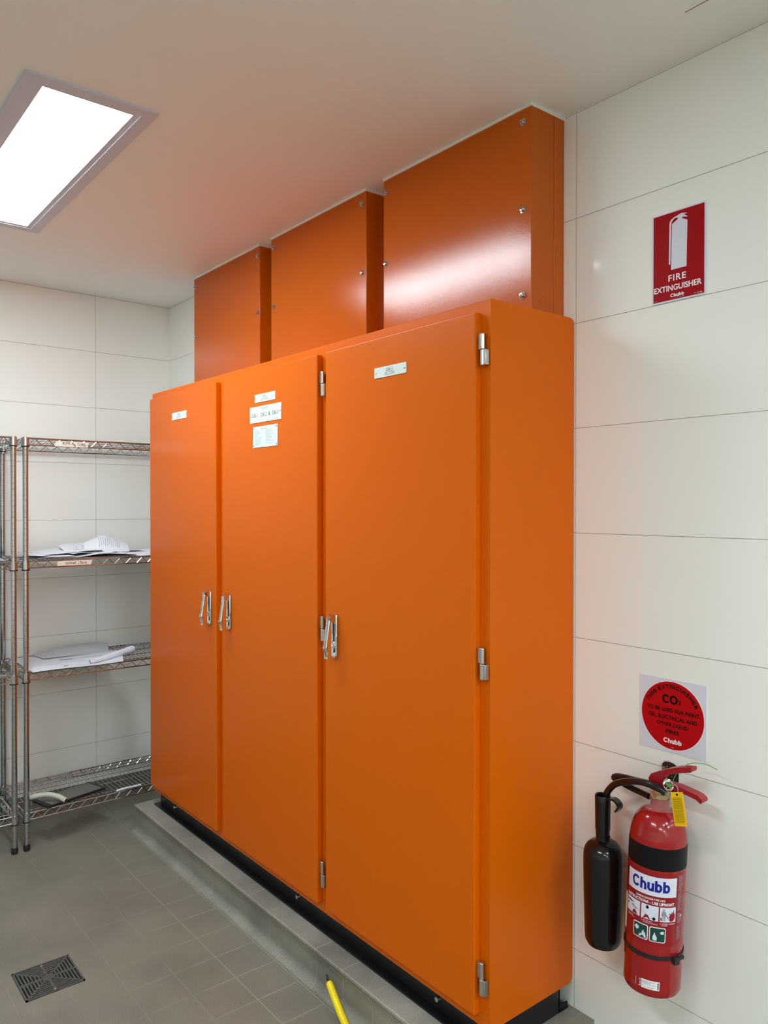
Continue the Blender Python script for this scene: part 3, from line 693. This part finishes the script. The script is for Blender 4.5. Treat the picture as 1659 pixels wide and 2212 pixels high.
put_rect(mb, 3.0805, 2.1050, 3.0895, 2.1062, f, e, M_pale)
mb.build('fire_extinguisher_sign', label='red and white FIRE EXTINGUISHER sign high on the white wall', category='sign')

mb = MB(); mb.box((3.0432, -0.0016, 0.9405), (3.2282, -0.0002, 1.1282), M_swhite)
cc, cz, rr = 3.1358, 1.0356, 0.0875
circ = lambda r: [(cc+r*cos(2*pi*i/72), cz+r*sin(2*pi*i/72)) for i in range(72)]
put_poly(mb, circ(rr+0.0016), f, 0.0019, M_swhite2); put_poly(mb, circ(rr-0.0004), f, 0.0023, M_cred); e = 0.0027
# arched heading, letter by letter
s = 'THIS EXTINGUISHER'; wts = {'I': 0.42, ' ': 0.42, 'T': 0.88, 'N': 1.0, 'G': 1.05, 'U': 1.0, 'H': 1.0, 'R': 1.0, 'E': 0.92, 'X': 0.98, 'S': 0.94}
tot = sum(wts[ch] for ch in s); th = RAD(157.5); th1 = RAD(22.5); span = th-th1
for ch in s:
    wd = wts[ch]/tot*span
    if ch != ' ':
        tc = th-wd/2; vs, fs2, asp = text2d(ch, 0.035)
        bw = wd*0.80*0.073; r0 = 0.0690; hh = 0.0108
        pts = []
        for u, v in vs:
            t2 = tc - (u-0.5)*wd*(0.80 if ch != 'I' else 0.5); r_ = r0+v*hh; pts.append((cc+r_*cos(t2), cz+r_*sin(t2)))
        mb.add([f(a, b, e) for a, b in pts], fs2, M_sblack)
    th -= wd
put_stroke(mb, 'CO', 3.1090, 1.0655, 3.1520, 1.0880, f, e, M_sblack); put_text(mb, '2', 3.1528, 1.0672, 3.1610, 1.0790, f, e, M_sblack, 0.02)
put_text(mb, 'TO BE USED FOR PAINT,', 3.0645, 1.0415, 3.2135, 1.0535, f, e, M_sblack, 0.026)
put_text(mb, 'OIL, ELECTRICAL AND', 3.0688, 1.0225, 3.2048, 1.0348, f, e, M_sblack, 0.026)
put_text(mb, 'OTHER LIQUID', 3.0928, 1.0050, 3.1815, 1.0165, f, e, M_sblack, 0.026)
put_text(mb, 'FIRES', 3.1192, 0.9880, 3.1548, 0.9987, f, e, M_sblack, 0.026)
put_stroke(mb, 'Chubb', 3.1128, 0.9640, 3.1636, 0.9762, f, e, M_swhite2)
put_rect(mb, 3.1345, 0.9535, 3.1420, 0.9548, f, e, M_pale)
mb.build('extinguisher_type_sticker', label='square sticker with a red circle about CO2 use, above the extinguisher', category='sticker')

# ================================================================== FIRE EXTINGUISHER
BASE = Vector((3.1377, -0.0945, 0.383)); ROT = Euler((-0.0205, 0.0332, 0))
ext = thing('fire_extinguisher', 'red carbon dioxide fire extinguisher with a black band and horn hung on the wall', 'fire extinguisher', BASE, ROT)
INV = (Matrix.Translation(BASE) @ ROT.to_matrix().to_4x4()).inverted()
def loc(p): return INV @ Vector(p)
def locmb(mb): mb.v = [tuple(INV @ Vector(v)) for v in mb.v]; return mb
R = 0.0685; SEG = 64
prof = [(0.0, 0.006), (0.040, 0.004), (0.056, 0.0), (0.0655, 0.003), (R, 0.010)] + [(R, 0.02+0.04*i) for i in range(9)]
# shoulder (ellipse like) from z=.385 to neck .455
for i in range(1, 13):
    a = RAD(90*i/13); prof.append((0.022+(R-0.022)*cos(a), 0.365+0.078*sin(a)))
prof += [(0.0235, 0.446), (0.0225, 0.452), (0.0225, 0.468)]
mb = MB().lathe(prof, M_red, (0, 0, 0), SEG)
BASE_AZ = RAD(-58.31)
def cyl(rad):
    """a = angle (rad) from the camera-side direction, b = world height z -> local"""
    return lambda a, b, d: ((rad+d)*cos(BASE_AZ+a), (rad+d)*sin(BASE_AZ+a), b-BASE.z)
fc = cyl(R)
D_ = lambda x: RAD(x)
mb.build('cylinder', ext, label='gloss red cylinder')
mb = MB().lathe([(R+0.0001, 0.313), (R+0.0005, 0.3135), (R+0.0005, 0.3665), (R+0.0001, 0.367)], M_band, (0, 0, 0), SEG, cap=False)
mb.build('band', ext, label='black band round the cylinder')
# embossed small raised writing marks on the shoulder
mb = MB()
def rsh(z):
    q = min(1.0, max(0.0, (z-0.365)/0.078)); return 0.022+(R-0.022)*math.sqrt(1-q*q)
for row, (zz, rad_, txt) in enumerate(((0.4135, 0.0590, '3 A/G KG CO2'), (0.4020, 0.0630, 'TP 250 BAR 8'), (0.3900, 0.0660, 'V5 2020/03 WC5'))):
    vs, fs2, asp = text2d(txt, 0.0); hh = 0.0065; wa = hh*asp/rad_
    mb.add([((rsh(zz+v*hh)+0.0014)*cos(BASE_AZ-0.15+wa*(u-0.5)), (rsh(zz+v*hh)+0.0014)*sin(BASE_AZ-0.15+wa*(u-0.5)), zz+v*hh) for u, v in vs], fs2, M_red)
mb.build('embossed_stamping', ext)
# printed label
lb = MB(); e1, e2, e3, e4 = 0.0004, 0.0008, 0.0012, 0.0016
def rect(a0, z0, a1, z1, d, mt, n=None): put_rect(lb, D_(a0), z0, D_(a1), z1, fc, d, mt, n or max(2, int(abs(a1-a0)/4)))
rect(-72, 0.516, 62, 0.6895, e1, M_lred)
rect(-66.2, 0.634, 41.6, 0.6805, e2, M_swhite)
def text(s, a0, z0, a1, z1, mt, d=e3, bold=0.02): put_text(lb, s, D_(a0), z0, D_(a1), z1, fc, d, mt, bold)
put_stroke(lb, 'Chubb', D_(-51), 0.6450, D_(27), 0.6725, fc, e3, M_blue)
text('CARBON DIOXIDE TYPE 3.5KG', -40.5, 0.6235, 18, 0.6285, M_swhite2, bold=0.02)
text('INSTRUCTIONS - USE UPRIGHT', -64, 0.6135, 37, 0.6205, M_swhite2, bold=0.03)
def flatpoly(pts, mt, d=e3): lb.add([fc(D_(a), b, d) for a, b in pts], [list(range(len(pts)))], mt)
for a0, a1 in ((-66.3, -30.6), (-27.8, 6.2), (8.8, 41.7)): rect(a0, 0.5745, a1, 0.6100, e2, M_swhite)
# pictogram 1: hand pulling the pin
flatpoly([(-64, 0.604), (-52, 0.6035), (-44, 0.6005), (-53, 0.6000), (-64, 0.6010)], M_sblack)
flatpoly([(-62, 0.596), (-45, 0.5960), (-45, 0.5940), (-62, 0.5935)], M_pale)
flatpoly([(-50, 0.5960), (-40, 0.5920), (-33, 0.5900), (-40, 0.5880), (-52, 0.5925)], M_pale)
flatpoly([(-49, 0.5755), (-36, 0.5755), (-41, 0.5850), (-46, 0.5850)], M_lred)
flatpoly([(-64.5, 0.590), (-62.5, 0.5965), (-61, 0.590)], M_sblack)
# pictogram 2: squeeze handle, arrows
flatpoly([(-20, 0.6040), (-17.6, 0.6040), (-17.6, 0.6080), (-13.4, 0.6080), (-13.4, 0.6040), (-11, 0.6040), (-15.5, 0.5995)], M_sblack)
flatpoly([(-4.5, 0.5790), (-7, 0.5790), (-2.2, 0.5835), (2.6, 0.5790), (0, 0.5790), (0, 0.5755), (-4.5, 0.5755)], M_sblack)
flatpoly([(-24, 0.5755), (-9, 0.5755), (-14, 0.5855), (-19, 0.5855)], M_lred)
for i in range(5): flatpoly([(-25+i*1.5, 0.5960-i*0.0022), (3-i, 0.5930-i*0.0022), (3-i, 0.5924-i*0.0022), (-25+i*1.5, 0.5953-i*0.0022)], M_pale)
# pictogram 3: person sweeping, flames
lb.add([fc(D_(16)+0.030*cos(2*pi*i/12), 0.6045+0.0022*sin(2*pi*i/12), e3) for i in range(12)], [list(range(12))], M_pale)
flatpoly([(12.5, 0.5890), (20, 0.5890), (21, 0.5960), (18.5, 0.6020), (13.5, 0.6020), (11.5, 0.5950)], M_pale)
flatpoly([(13.5, 0.5765), (15.3, 0.5765), (16, 0.5890), (13.5, 0.5890)], M_pale); flatpoly([(17.5, 0.5765), (19.2, 0.5765), (20, 0.5890), (17, 0.5890)], M_pale)
flatpoly([(10.2, 0.5775), (12.4, 0.5775), (12.4, 0.5850), (10.2, 0.5850)], M_lred)
flatpoly([(19, 0.5940), (26, 0.5815), (26.8, 0.5822), (20, 0.5948)], M_sblack)
flatpoly([(30, 0.5760), (36, 0.5765), (39.5, 0.5830), (40.3, 0.5960), (38.2, 0.5925), (36.8, 0.6040), (34.6, 0.5950), (32, 0.5995), (31.6, 0.5935), (26.5, 0.5965), (29.2, 0.5900), (25.5, 0.5880), (28.4, 0.5850), (27, 0.5800)], M_lred)
text('1. PULL OUT', -64, 0.5690, -47, 0.5715, M_swhite2, bold=0.0); text('SAFETY PIN', -62, 0.5650, -44, 0.5675, M_swhite2, bold=0.0)
text('2. AIM AT FIRE -', -27.5, 0.5690, -4, 0.5717, M_swhite2, bold=0.0); text('SQUEEZE HANDLES', -23.5, 0.5650, 5.5, 0.5677, M_swhite2, bold=0.0)
text('3. SWEEP UNDER', 8.8, 0.5690, 40, 0.5717, M_swhite2, bold=0.0); text('FLAMES', 12.5, 0.5650, 24, 0.5677, M_swhite2, bold=0.0)
def rr_on(a0, z0, a1, z1, r, d, mt):
    k = R; pts = rrect(D_(a0)*k, z0, D_(a1)*k, z1, r, 5)
    ca = (D_(a0)+D_(a1))/2; cb = (z0+z1)/2
    # strips so that it bends with the cylinder
    n = 10; xs = [D_(a0)*k+(D_(a1)-D_(a0))*k*i/n for i in range(n+1)]
    xs = sorted(set(xs+[D_(a0)*k+r*0.3, D_(a0)*k+r, D_(a1)*k-r, D_(a1)*k-r*0.3]))
    def hb(x):
        dx = min(x-D_(a0)*k, D_(a1)*k-x)
        return 0 if dx >= r else r-math.sqrt(max(0, r*r-(r-dx)**2))
    vs = []
    for x in xs: vs += [fc(x/k, z0+hb(x), d), fc(x/k, z1-hb(x), d)]
    lb.add(vs, [(2*i, 2*i+2, 2*i+3, 2*i+1) for i in range(len(xs)-1)], mt)
for a0, a1 in ((-44.2, -12.4), (-9.9, 21.6)):
    rr_on(a0, 0.5235, a1, 0.5600, 0.004, e2, M_swhite2); rr_on(a0+1.7, 0.5255, a1-1.7, 0.5580, 0.0028, e3, M_green)
flatpoly([(-41, 0.5475), (-36, 0.5535), (-30.5, 0.5500), (-31, 0.5450), (-36, 0.5410)], M_swhite, e4)
flatpoly([(-31, 0.5275), (-16, 0.5275), (-15.8, 0.5310), (-18.5, 0.5420), (-20, 0.5390), (-21, 0.5470), (-23.5, 0.5420), (-26, 0.5340), (-28.5, 0.5355)], M_swhite, e4)
flatpoly([(-3.2, 0.5300), (-1, 0.5278), (3, 0.5278), (5, 0.5300), (4.6, 0.5360), (1.2, 0.5430), (0.5, 0.5485), (-1.6, 0.5420), (-3.4, 0.5360)], M_swhite, e4)
flatpoly([(10, 0.5480), (13, 0.5515), (17.5, 0.5520), (18, 0.5450), (14, 0.5440), (12, 0.5455)], M_swhite, e4)
rs_ = random.Random(5)
zz = 0.683
while zz > 0.528:      # fine print column on the right
    if not (0.642 < zz < 0.646 or 0.592 < zz < 0.598 or 0.562 < zz < 0.568): rect(46.5, zz, 52+rs_.random()*9, zz+0.0011, e2, M_pale, 2)
    zz -= 0.0026
text('80', 54, 0.583, 59.5, 0.589, M_swhite2)
rect(-82, 0.522, -69.5, 0.612, e2, mat('aged_cream_label', lin(214, 214, 190), rough=0.5))
lb.build('printed_label', ext, label='red printed label with white maker panel and pictograms')
lb = MB()
rect(-33.5, 0.4060, -32.0, 0.4265, e2, M_pale, 2)
rect(-20.5, 0.4060, 14.3, 0.4275, e2, M_swhite2)
for i in range(5): flatpoly([(-25.5, 0.4245-i*0.004), (-23, 0.4265-i*0.004), (-20.2, 0.4245-i*0.004), (-20.2, 0.4232-i*0.004), (-23, 0.4250-i*0.004), (-25.5, 0.4232-i*0.004)], M_swhite2, e2)
for i, (tx, wd) in enumerate((('Australian Standard', 24), ('AS/NZS 1841.6', 16), ('Tested by SAI Global', 25))): text(tx, -19, 0.4226-i*0.0036, -19+wd, 0.4248-i*0.0036, M_inkd, e3, 0.0)
text('DO NOT REMOVE', -18, 0.4090, 3, 0.4112, M_inkd, e3, 0.0)
rect(10.5, 0.4085, 12.6, 0.4250, e3, M_inkd, 2)
lb.build('compliance_sticker', ext, label='small white sticker near the base')
# strap with buckle
mb = MB(); zs = 0.4805-BASE.z
mb.lathe([(R+0.0004, zs), (R+0.0024, zs), (R+0.0024, zs+0.0095), (R+0.0004, zs+0.0095), (R+0.0004, zs)], M_rubber, (0, 0, 0), SEG, cap=False)
a = BASE_AZ+D_(44); ux = Vector((cos(a), sin(a), 0)); uy = Vector((-sin(a), cos(a), 0))
mb.obox(ux*(R+0.006)+Vector((0, 0, zs+0.001)), ux*0.0045, uy*0.0075, Vector((0, 0, 0.0085)), M_rubber)
mb.obox(ux*(R+0.0065)+uy*0.012+Vector((0, 0, zs+0.005)), ux*0.0015, uy*0.012, Vector((0, 0, 0.004)), M_rubber)
mb.build('strap', ext, label='black strap with a buckle')
# clear skirt, brass valve
mb = MB().lathe([(0.040, 0.4450), (0.034, 0.4530), (0.026, 0.4580), (0.0245, 0.4640), (0.0245, 0.4900)], M_clear, (0, 0, 0), 32, cap=False)
mb.build('clear_collar', ext, label='clear plastic collar')
mb = MB().lathe([(0.0150, 0.4600), (0.0235, 0.4690), (0.0235, 0.4800), (0.0200, 0.4830), (0.0200, 0.5000), (0.0150, 0.5020), (0.0150, 0.5200)], M_brass, (0, 0, 0), 6, smooth=False)
mb.lathe([(0.009, 0.0), (0.009, 0.045)], M_brass, (0, 0, 0.489), 12, (-0.8, 0.3, -0.05))
mb.build('valve', ext, label='brass valve')
# levers
def lever(pts, y0, y1, name, mt=M_redd):
    mb = MB(); mb.prism([(a, b) for a, b in pts], lambda a, b, d: (a, d, b), y1, y0, mt)
    return locmb(mb).build(name, ext, bevel=0.0022, seg=3)
lever([(3.1335, 0.8883), (3.1479, 0.8881), (3.1639, 0.8957), (3.1774, 0.9139), (3.1920, 0.9220), (3.2085, 0.9285), (3.2300, 0.9360), (3.2451, 0.9405), (3.2475, 0.9460), (3.2462, 0.9517), (3.2270, 0.9485), (3.2062, 0.9422), (3.1850, 0.9335), (3.1661, 0.9243), (3.1500, 0.9160), (3.1397, 0.9099), (3.1335, 0.8988)], -0.104, -0.079, 'upper_lever')
lever([(3.1450, 0.8840), (3.1977, 0.8850), (3.2174, 0.8850), (3.2369, 0.8845), (3.2590, 0.8805), (3.2712, 0.8737), (3.2755, 0.8790), (3.2744, 0.8850), (3.2644, 0.8920), (3.2368, 0.8960), (3.2086, 0.8995), (3.1900, 0.8985), (3.1450, 0.8960)], -0.106, -0.080, 'lower_lever')
# hose, horn
hy = [-0.118, -0.120, -0.120, -0.116, -0.110, -0.104, -0.098, -0.092, -0.087, -0.085]
hx = [(3.1900, 0.8800), (3.1745, 0.8855), (3.1470, 0.8885), (3.1190, 0.8865), (3.0870, 0.8775), (3.0590, 0.8665), (3.0330, 0.8525), (3.0130, 0.8340), (2.9985, 0.8140), (2.9940, 0.7980)]
mb = MB().tube(smooth_path([(a, y, b) for (a, b), y in zip(hx, hy)], 6), 0.0088, M_hose, 16)
hw = MB()
locmb(mb).build('hose', ext, label='black discharge hose')
# lettering on the hose
mb = MB()
put_text(mb, 'SAE 100R', 3.1500, 0.8800, 3.1790, 0.8835, lambda a, b, d: (a, -0.1292-d, b-(a-3.15)*0.16), 0.0, M_pale, 0.0)
locmb(mb).build('hose_lettering', ext, label='white lettering on the hose')
mb = MB().tube(smooth_path([(3.118, -0.078, 0.8740), (3.073, -0.066, 0.8665), (3.038, -0.060, 0.8625), (3.010, -0.056, 0.8575), (3.0005, -0.056, 0.8520), (3.010, -0.058, 0.8475), (3.033, -0.060, 0.8445), (3.058, -0.062, 0.8410), (3.087, -0.066, 0.8395), (3.118, -0.076, 0.8400)], 6), 0.0080, M_hose, 12)
locmb(mb).build('carrying_handle', ext, label='black looped carrying handle')
HC = (2.988, -0.085)
horn = MB()
pr_ = [(0.0, 0.409), (0.028, 0.4095), (0.040, 0.414), (0.0462, 0.425), (0.0475, 0.44), (0.0505, 0.55), (0.0520, 0.635), (0.0515, 0.648)]
for i in range(1, 9): a = RAD(90*i/9); pr_.append((0.0185+0.033*cos(a), 0.648+0.040*sin(a)))
pr_ += [(0.0182, 0.690), (0.0178, 0.700)]
hl = [(r, z) for r, z in pr_]
horn.lathe(hl, M_horn, (HC[0], HC[1], 0), 48, cap=False)
locmb(horn).build('horn', ext, label='black plastic discharge horn')
st = MB(); seg = 40; vs = []; zs_ = [(0.690, 0.0178), (0.716, 0.0182), (0.7165, 0.0192), (0.770, 0.0200), (0.806, 0.0208), (0.808, 0.0200)]
for z, r in zs_:
    for i in range(seg):
        rr2 = r*(1+(0.018 if i % 2 else -0.012)*(1 if 0.70 < z < 0.80 else 0)); t2 = 2*pi*i/seg; vs.append((HC[0]-0.002+rr2*cos(t2), HC[1]+rr2*sin(t2), z))
st.add(vs, [(k*seg+i, k*seg+(i+1) % seg, (k+1)*seg+(i+1) % seg, (k+1)*seg+i) for k in range(len(zs_)-1) for i in range(seg)], M_horn)
st.lathe([(0.0200, 0.808), (0.0170, 0.806), (0.0160, 0.780), (0.0, 0.778)], M_horn, (HC[0]-0.002, HC[1], 0), 40, cap=False)
# clip hook
hk = smooth_path([(3.004, -0.085, 0.8030), (3.0200, -0.085, 0.8065), (3.0330, -0.085, 0.8010), (3.0382, -0.085, 0.7920), (3.0350, -0.085, 0.7850), (3.0285, -0.085, 0.7770)], 5)
n = len(hk); vs = []
for i, p in enumerate(hk):
    t2 = (hk[min(i+1, n-1)]-hk[max(i-1, 0)]).normalized(); nn = Vector((t2.z, 0, -t2.x)); hh = 0.0035 if i < n-4 else 0.003
    for a, b in ((-1, -1), (1, -1), (1, 1), (-1, 1)): vs.append(p+nn*a*hh*0.75+Vector((0, b*0.010, 0)))
st.add(vs, [(i*4+k, i*4+(k+1) % 4, i*4+4+(k+1) % 4, i*4+4+k) for i in range(n-1) for k in range(4)]+[(3, 2, 1, 0), (4*n-4, 4*n-3, 4*n-2, 4*n-1)], M_horn)
locmb(st).build('horn_handle', ext, label='ribbed black horn grip with a hook')
# bracket
bk = MB()
bp = [(3.1085, 0.8300), (3.1540, 0.8300), (3.1545, 0.9000), (3.1500, 0.9080), (3.1420, 0.9130), (3.1290, 0.9152), (3.1150, 0.9130), (3.1095, 0.9060)]
bk.prism(bp, lambda a, b, d: (a, -d, b), 0.0003, 0.004, M_brown)
bk.prism([(3.120, 0.868), (3.134, 0.868), (3.134, 0.872), (3.120, 0.872)], lambda a, b, d: (a, -d, b), 0.003, 0.080, M_brown)
for a, b, r in ((3.1155, 0.8960, 0.0050), (3.1240, 0.9020, 0.0020), (3.1380, 0.8800, 0.0018)): bk.lathe([(r*0.5, 0.0042), (r, 0.0044), (r, 0.0062), (r*0.45, 0.0066)], M_zinc, (a, 0, b), 12, (0, -1, 0))
locmb(bk).build('wall_bracket', ext, label='dark brown wall bracket')
# key rings, tie
rg = MB()
def ring3(c, r, nrm, rad=0.0007, tilt=0):
    z = Vector(nrm).normalized(); x = z.orthogonal().normalized(); y = z.cross(x); c = Vector(c)
    rg.tube([c+(x*cos(t)+y*sin(t))*r for t in [2*pi*i/28 for i in range(29)]], rad, M_chrome2, 6, caps=False)
ring3((3.1950, -0.118, 0.9020), 0.0115, (0.75, -0.60, 0.5)); ring3((3.1965, -0.119, 0.9010), 0.0115, (0.80, -0.55, 0.5)); ring3((3.1975, -0.120, 0.8995), 0.0112, (0.7, -0.62, 0.42))
ring3((3.2180, -0.130, 0.8985), 0.0120, (-0.25, -0.95, 0.15))
locmb(rg).build('pin_ring', ext, label='chrome split rings')
tg = MB()
to = Vector((3.2135, -0.139, 0.8925)); ua = Vector((0.905, -0.10, 0.36)).normalized()
TLc = Vector((3.2135, -0.139, 0.8930)); TRc = Vector((3.2445, -0.139, 0.9020)); BLc = Vector((3.2255, -0.139, 0.8160))
ua = (TRc-TLc); ub = (BLc-TLc); nn = ua.cross(ub).normalized()*-1
ft = lambda a, b, d: tuple(TLc+ua*a+ub*b+Vector((0, -1, 0))*d)
tg.prism([(0, 0), (0, 1), (1, 1), (1, 0)], ft, -0.0012, 0.0, M_yel)
for i in range(8): put_rect(tg, 0.12+0.095*i, 0.16, 0.135+0.095*i, 0.90, ft, 0.0004, M_sblack)
for i in range(15): put_rect(tg, 0.12, 0.16+0.0528*i, 0.80, 0.1655+0.0528*i, ft, 0.0004, M_sblack)
for i in range(14): put_rect(tg, 0.84, 0.19+0.05*i, 0.88, 0.21+0.05*i, ft, 0.0004, M_sblack)
tg.lathe([(0.0026, -0.0002), (0.0026, 0.0006)], M_sblack, ft(0.52, 0.07, 0), 10, (0, -1, 0))
locmb(tg).build('inspection_tag', ext, label='yellow inspection tag with a punched grid')
tp = MB().tube(smooth_path([(3.1700, -0.095, 0.8600), (3.1760, -0.075, 0.8800), (3.1809, -0.06, 0.9089), (3.2009, -0.055, 0.934), (3.2184, -0.055, 0.9458), (3.2379, -0.055, 0.9513), (3.2613, -0.055, 0.953), (3.2853, -0.055, 0.9477)], 6), 0.0011, M_gtie, 6)
tp.obox((3.1905, -0.1105, 0.8985), (0.010, 0, -0.004), (0, 0.0015, 0), (0.001, 0, 0.0035), M_gtie)
tp.tube(smooth_path([(3.1905, -0.110, 0.895), (3.178, -0.122, 0.875), (3.160, -0.122, 0.858), (3.150, -0.118, 0.870)], 5), 0.0008, M_gtie, 6)
locmb(tp).build('seal_tie', ext, label='thin green plastic tie')

# ================================================================== FLOOR DRAIN
dr = thing('floor_drain', 'square slotted metal drain grate set in the grey floor', 'drain', ((x0*0+DR[0]+DR[2])/2, (DR[1]+DR[3])/2, 0))
hw_ = (DR[2]-DR[0])/2-0.0006
g = MB(); zt, zb = 0.0035, -0.006
def bar(ax0, ay0, ax1, ay1, z1=zt): g.box((min(ax0, ax1), min(ay0, ay1), zb), (max(ax0, ax1), max(ay0, ay1), z1), M_cast)
k = 8; pitch = (hw_-0.008)/k
bar(-hw_, -hw_, hw_, -hw_+0.006); bar(-hw_, hw_-0.006, hw_, hw_); bar(-hw_, -hw_, -hw_+0.006, hw_); bar(hw_-0.006, -hw_, hw_, hw_)
for i in range(1, k):
    h_ = hw_-pitch*i; wdt = 0.0058
    if h_ < 0.012: break
    bar(-h_, -h_, h_, -h_+wdt, zt-0.0004); bar(-h_, h_-wdt, h_, h_, zt-0.0004); bar(-h_, -h_, -h_+wdt, h_, zt-0.0004); bar(h_-wdt, -h_, h_, h_, zt-0.0004)
bar(-hw_, -0.004, hw_, 0.004, zt-0.0002); bar(-0.005, -hw_, 0.005, hw_, zt-0.0002); bar(-0.014, -0.012, 0.014, 0.012)
for sx_, sy_ in ((1, 1), (1, -1)):
    dv = Vector((sx_, sy_, 0)).normalized(); g.obox((0, 0, (zt+zb)/2-0.0003), dv*(hw_*1.375), Vector((-dv.y, dv.x, 0))*0.003, (0, 0, (zt-zb)/2), M_cast)
g.build('grate', dr)
MB().lathe([(0.004, 0.0), (0.0035, 0.001), (0.0, 0.0012)], M_zinc, (0.080, 0.0, zt), 10, cap=False).build('screw', dr)
MB().lathe([(0.004, 0.0), (0.0035, 0.001), (0.0, 0.0012)], M_zinc, (-0.080, 0.0, zt), 10, cap=False).build('screw', dr)

# ================================================================== YELLOW CABLE
cb = thing('yellow_cable', 'thick yellow cable with cut black wires leaning on the kerb at the bottom', 'cable', (2.36, -0.52, 0))
pth = smooth_path([(2.222, -0.437, 0.073), (2.258, -0.446, 0.058), (2.300, -0.456, 0.040), (2.352, -0.468, 0.0225), (2.42, -0.485, 0.0125), (2.52, -0.53, 0.0112), (2.66, -0.62, 0.0112), (2.80, -0.80, 0.0112)], 6)
mb = MB().tube(pth, [0.0098]+[0.0112]*(len(pth)-1), M_yel2, 16)
off(cb, mb).build('sheath', cb, label='yellow outer sheath')
d0 = (pth[0]-pth[1]).normalized()
for s_ in (-1, 1):
    sd = Vector((0.5, -0.25, 0.8)).normalized()*0.0042*s_
    mb = MB().tube([pth[0]+sd-d0*0.002, pth[0]+sd+d0*0.012, pth[0]+sd+d0*(0.022+0.003*s_)+Vector((0, 0, 0.002*s_))], 0.0028, M_rubber, 10)
    off(cb, mb).build('wire_core', cb, label='cut black wire end')
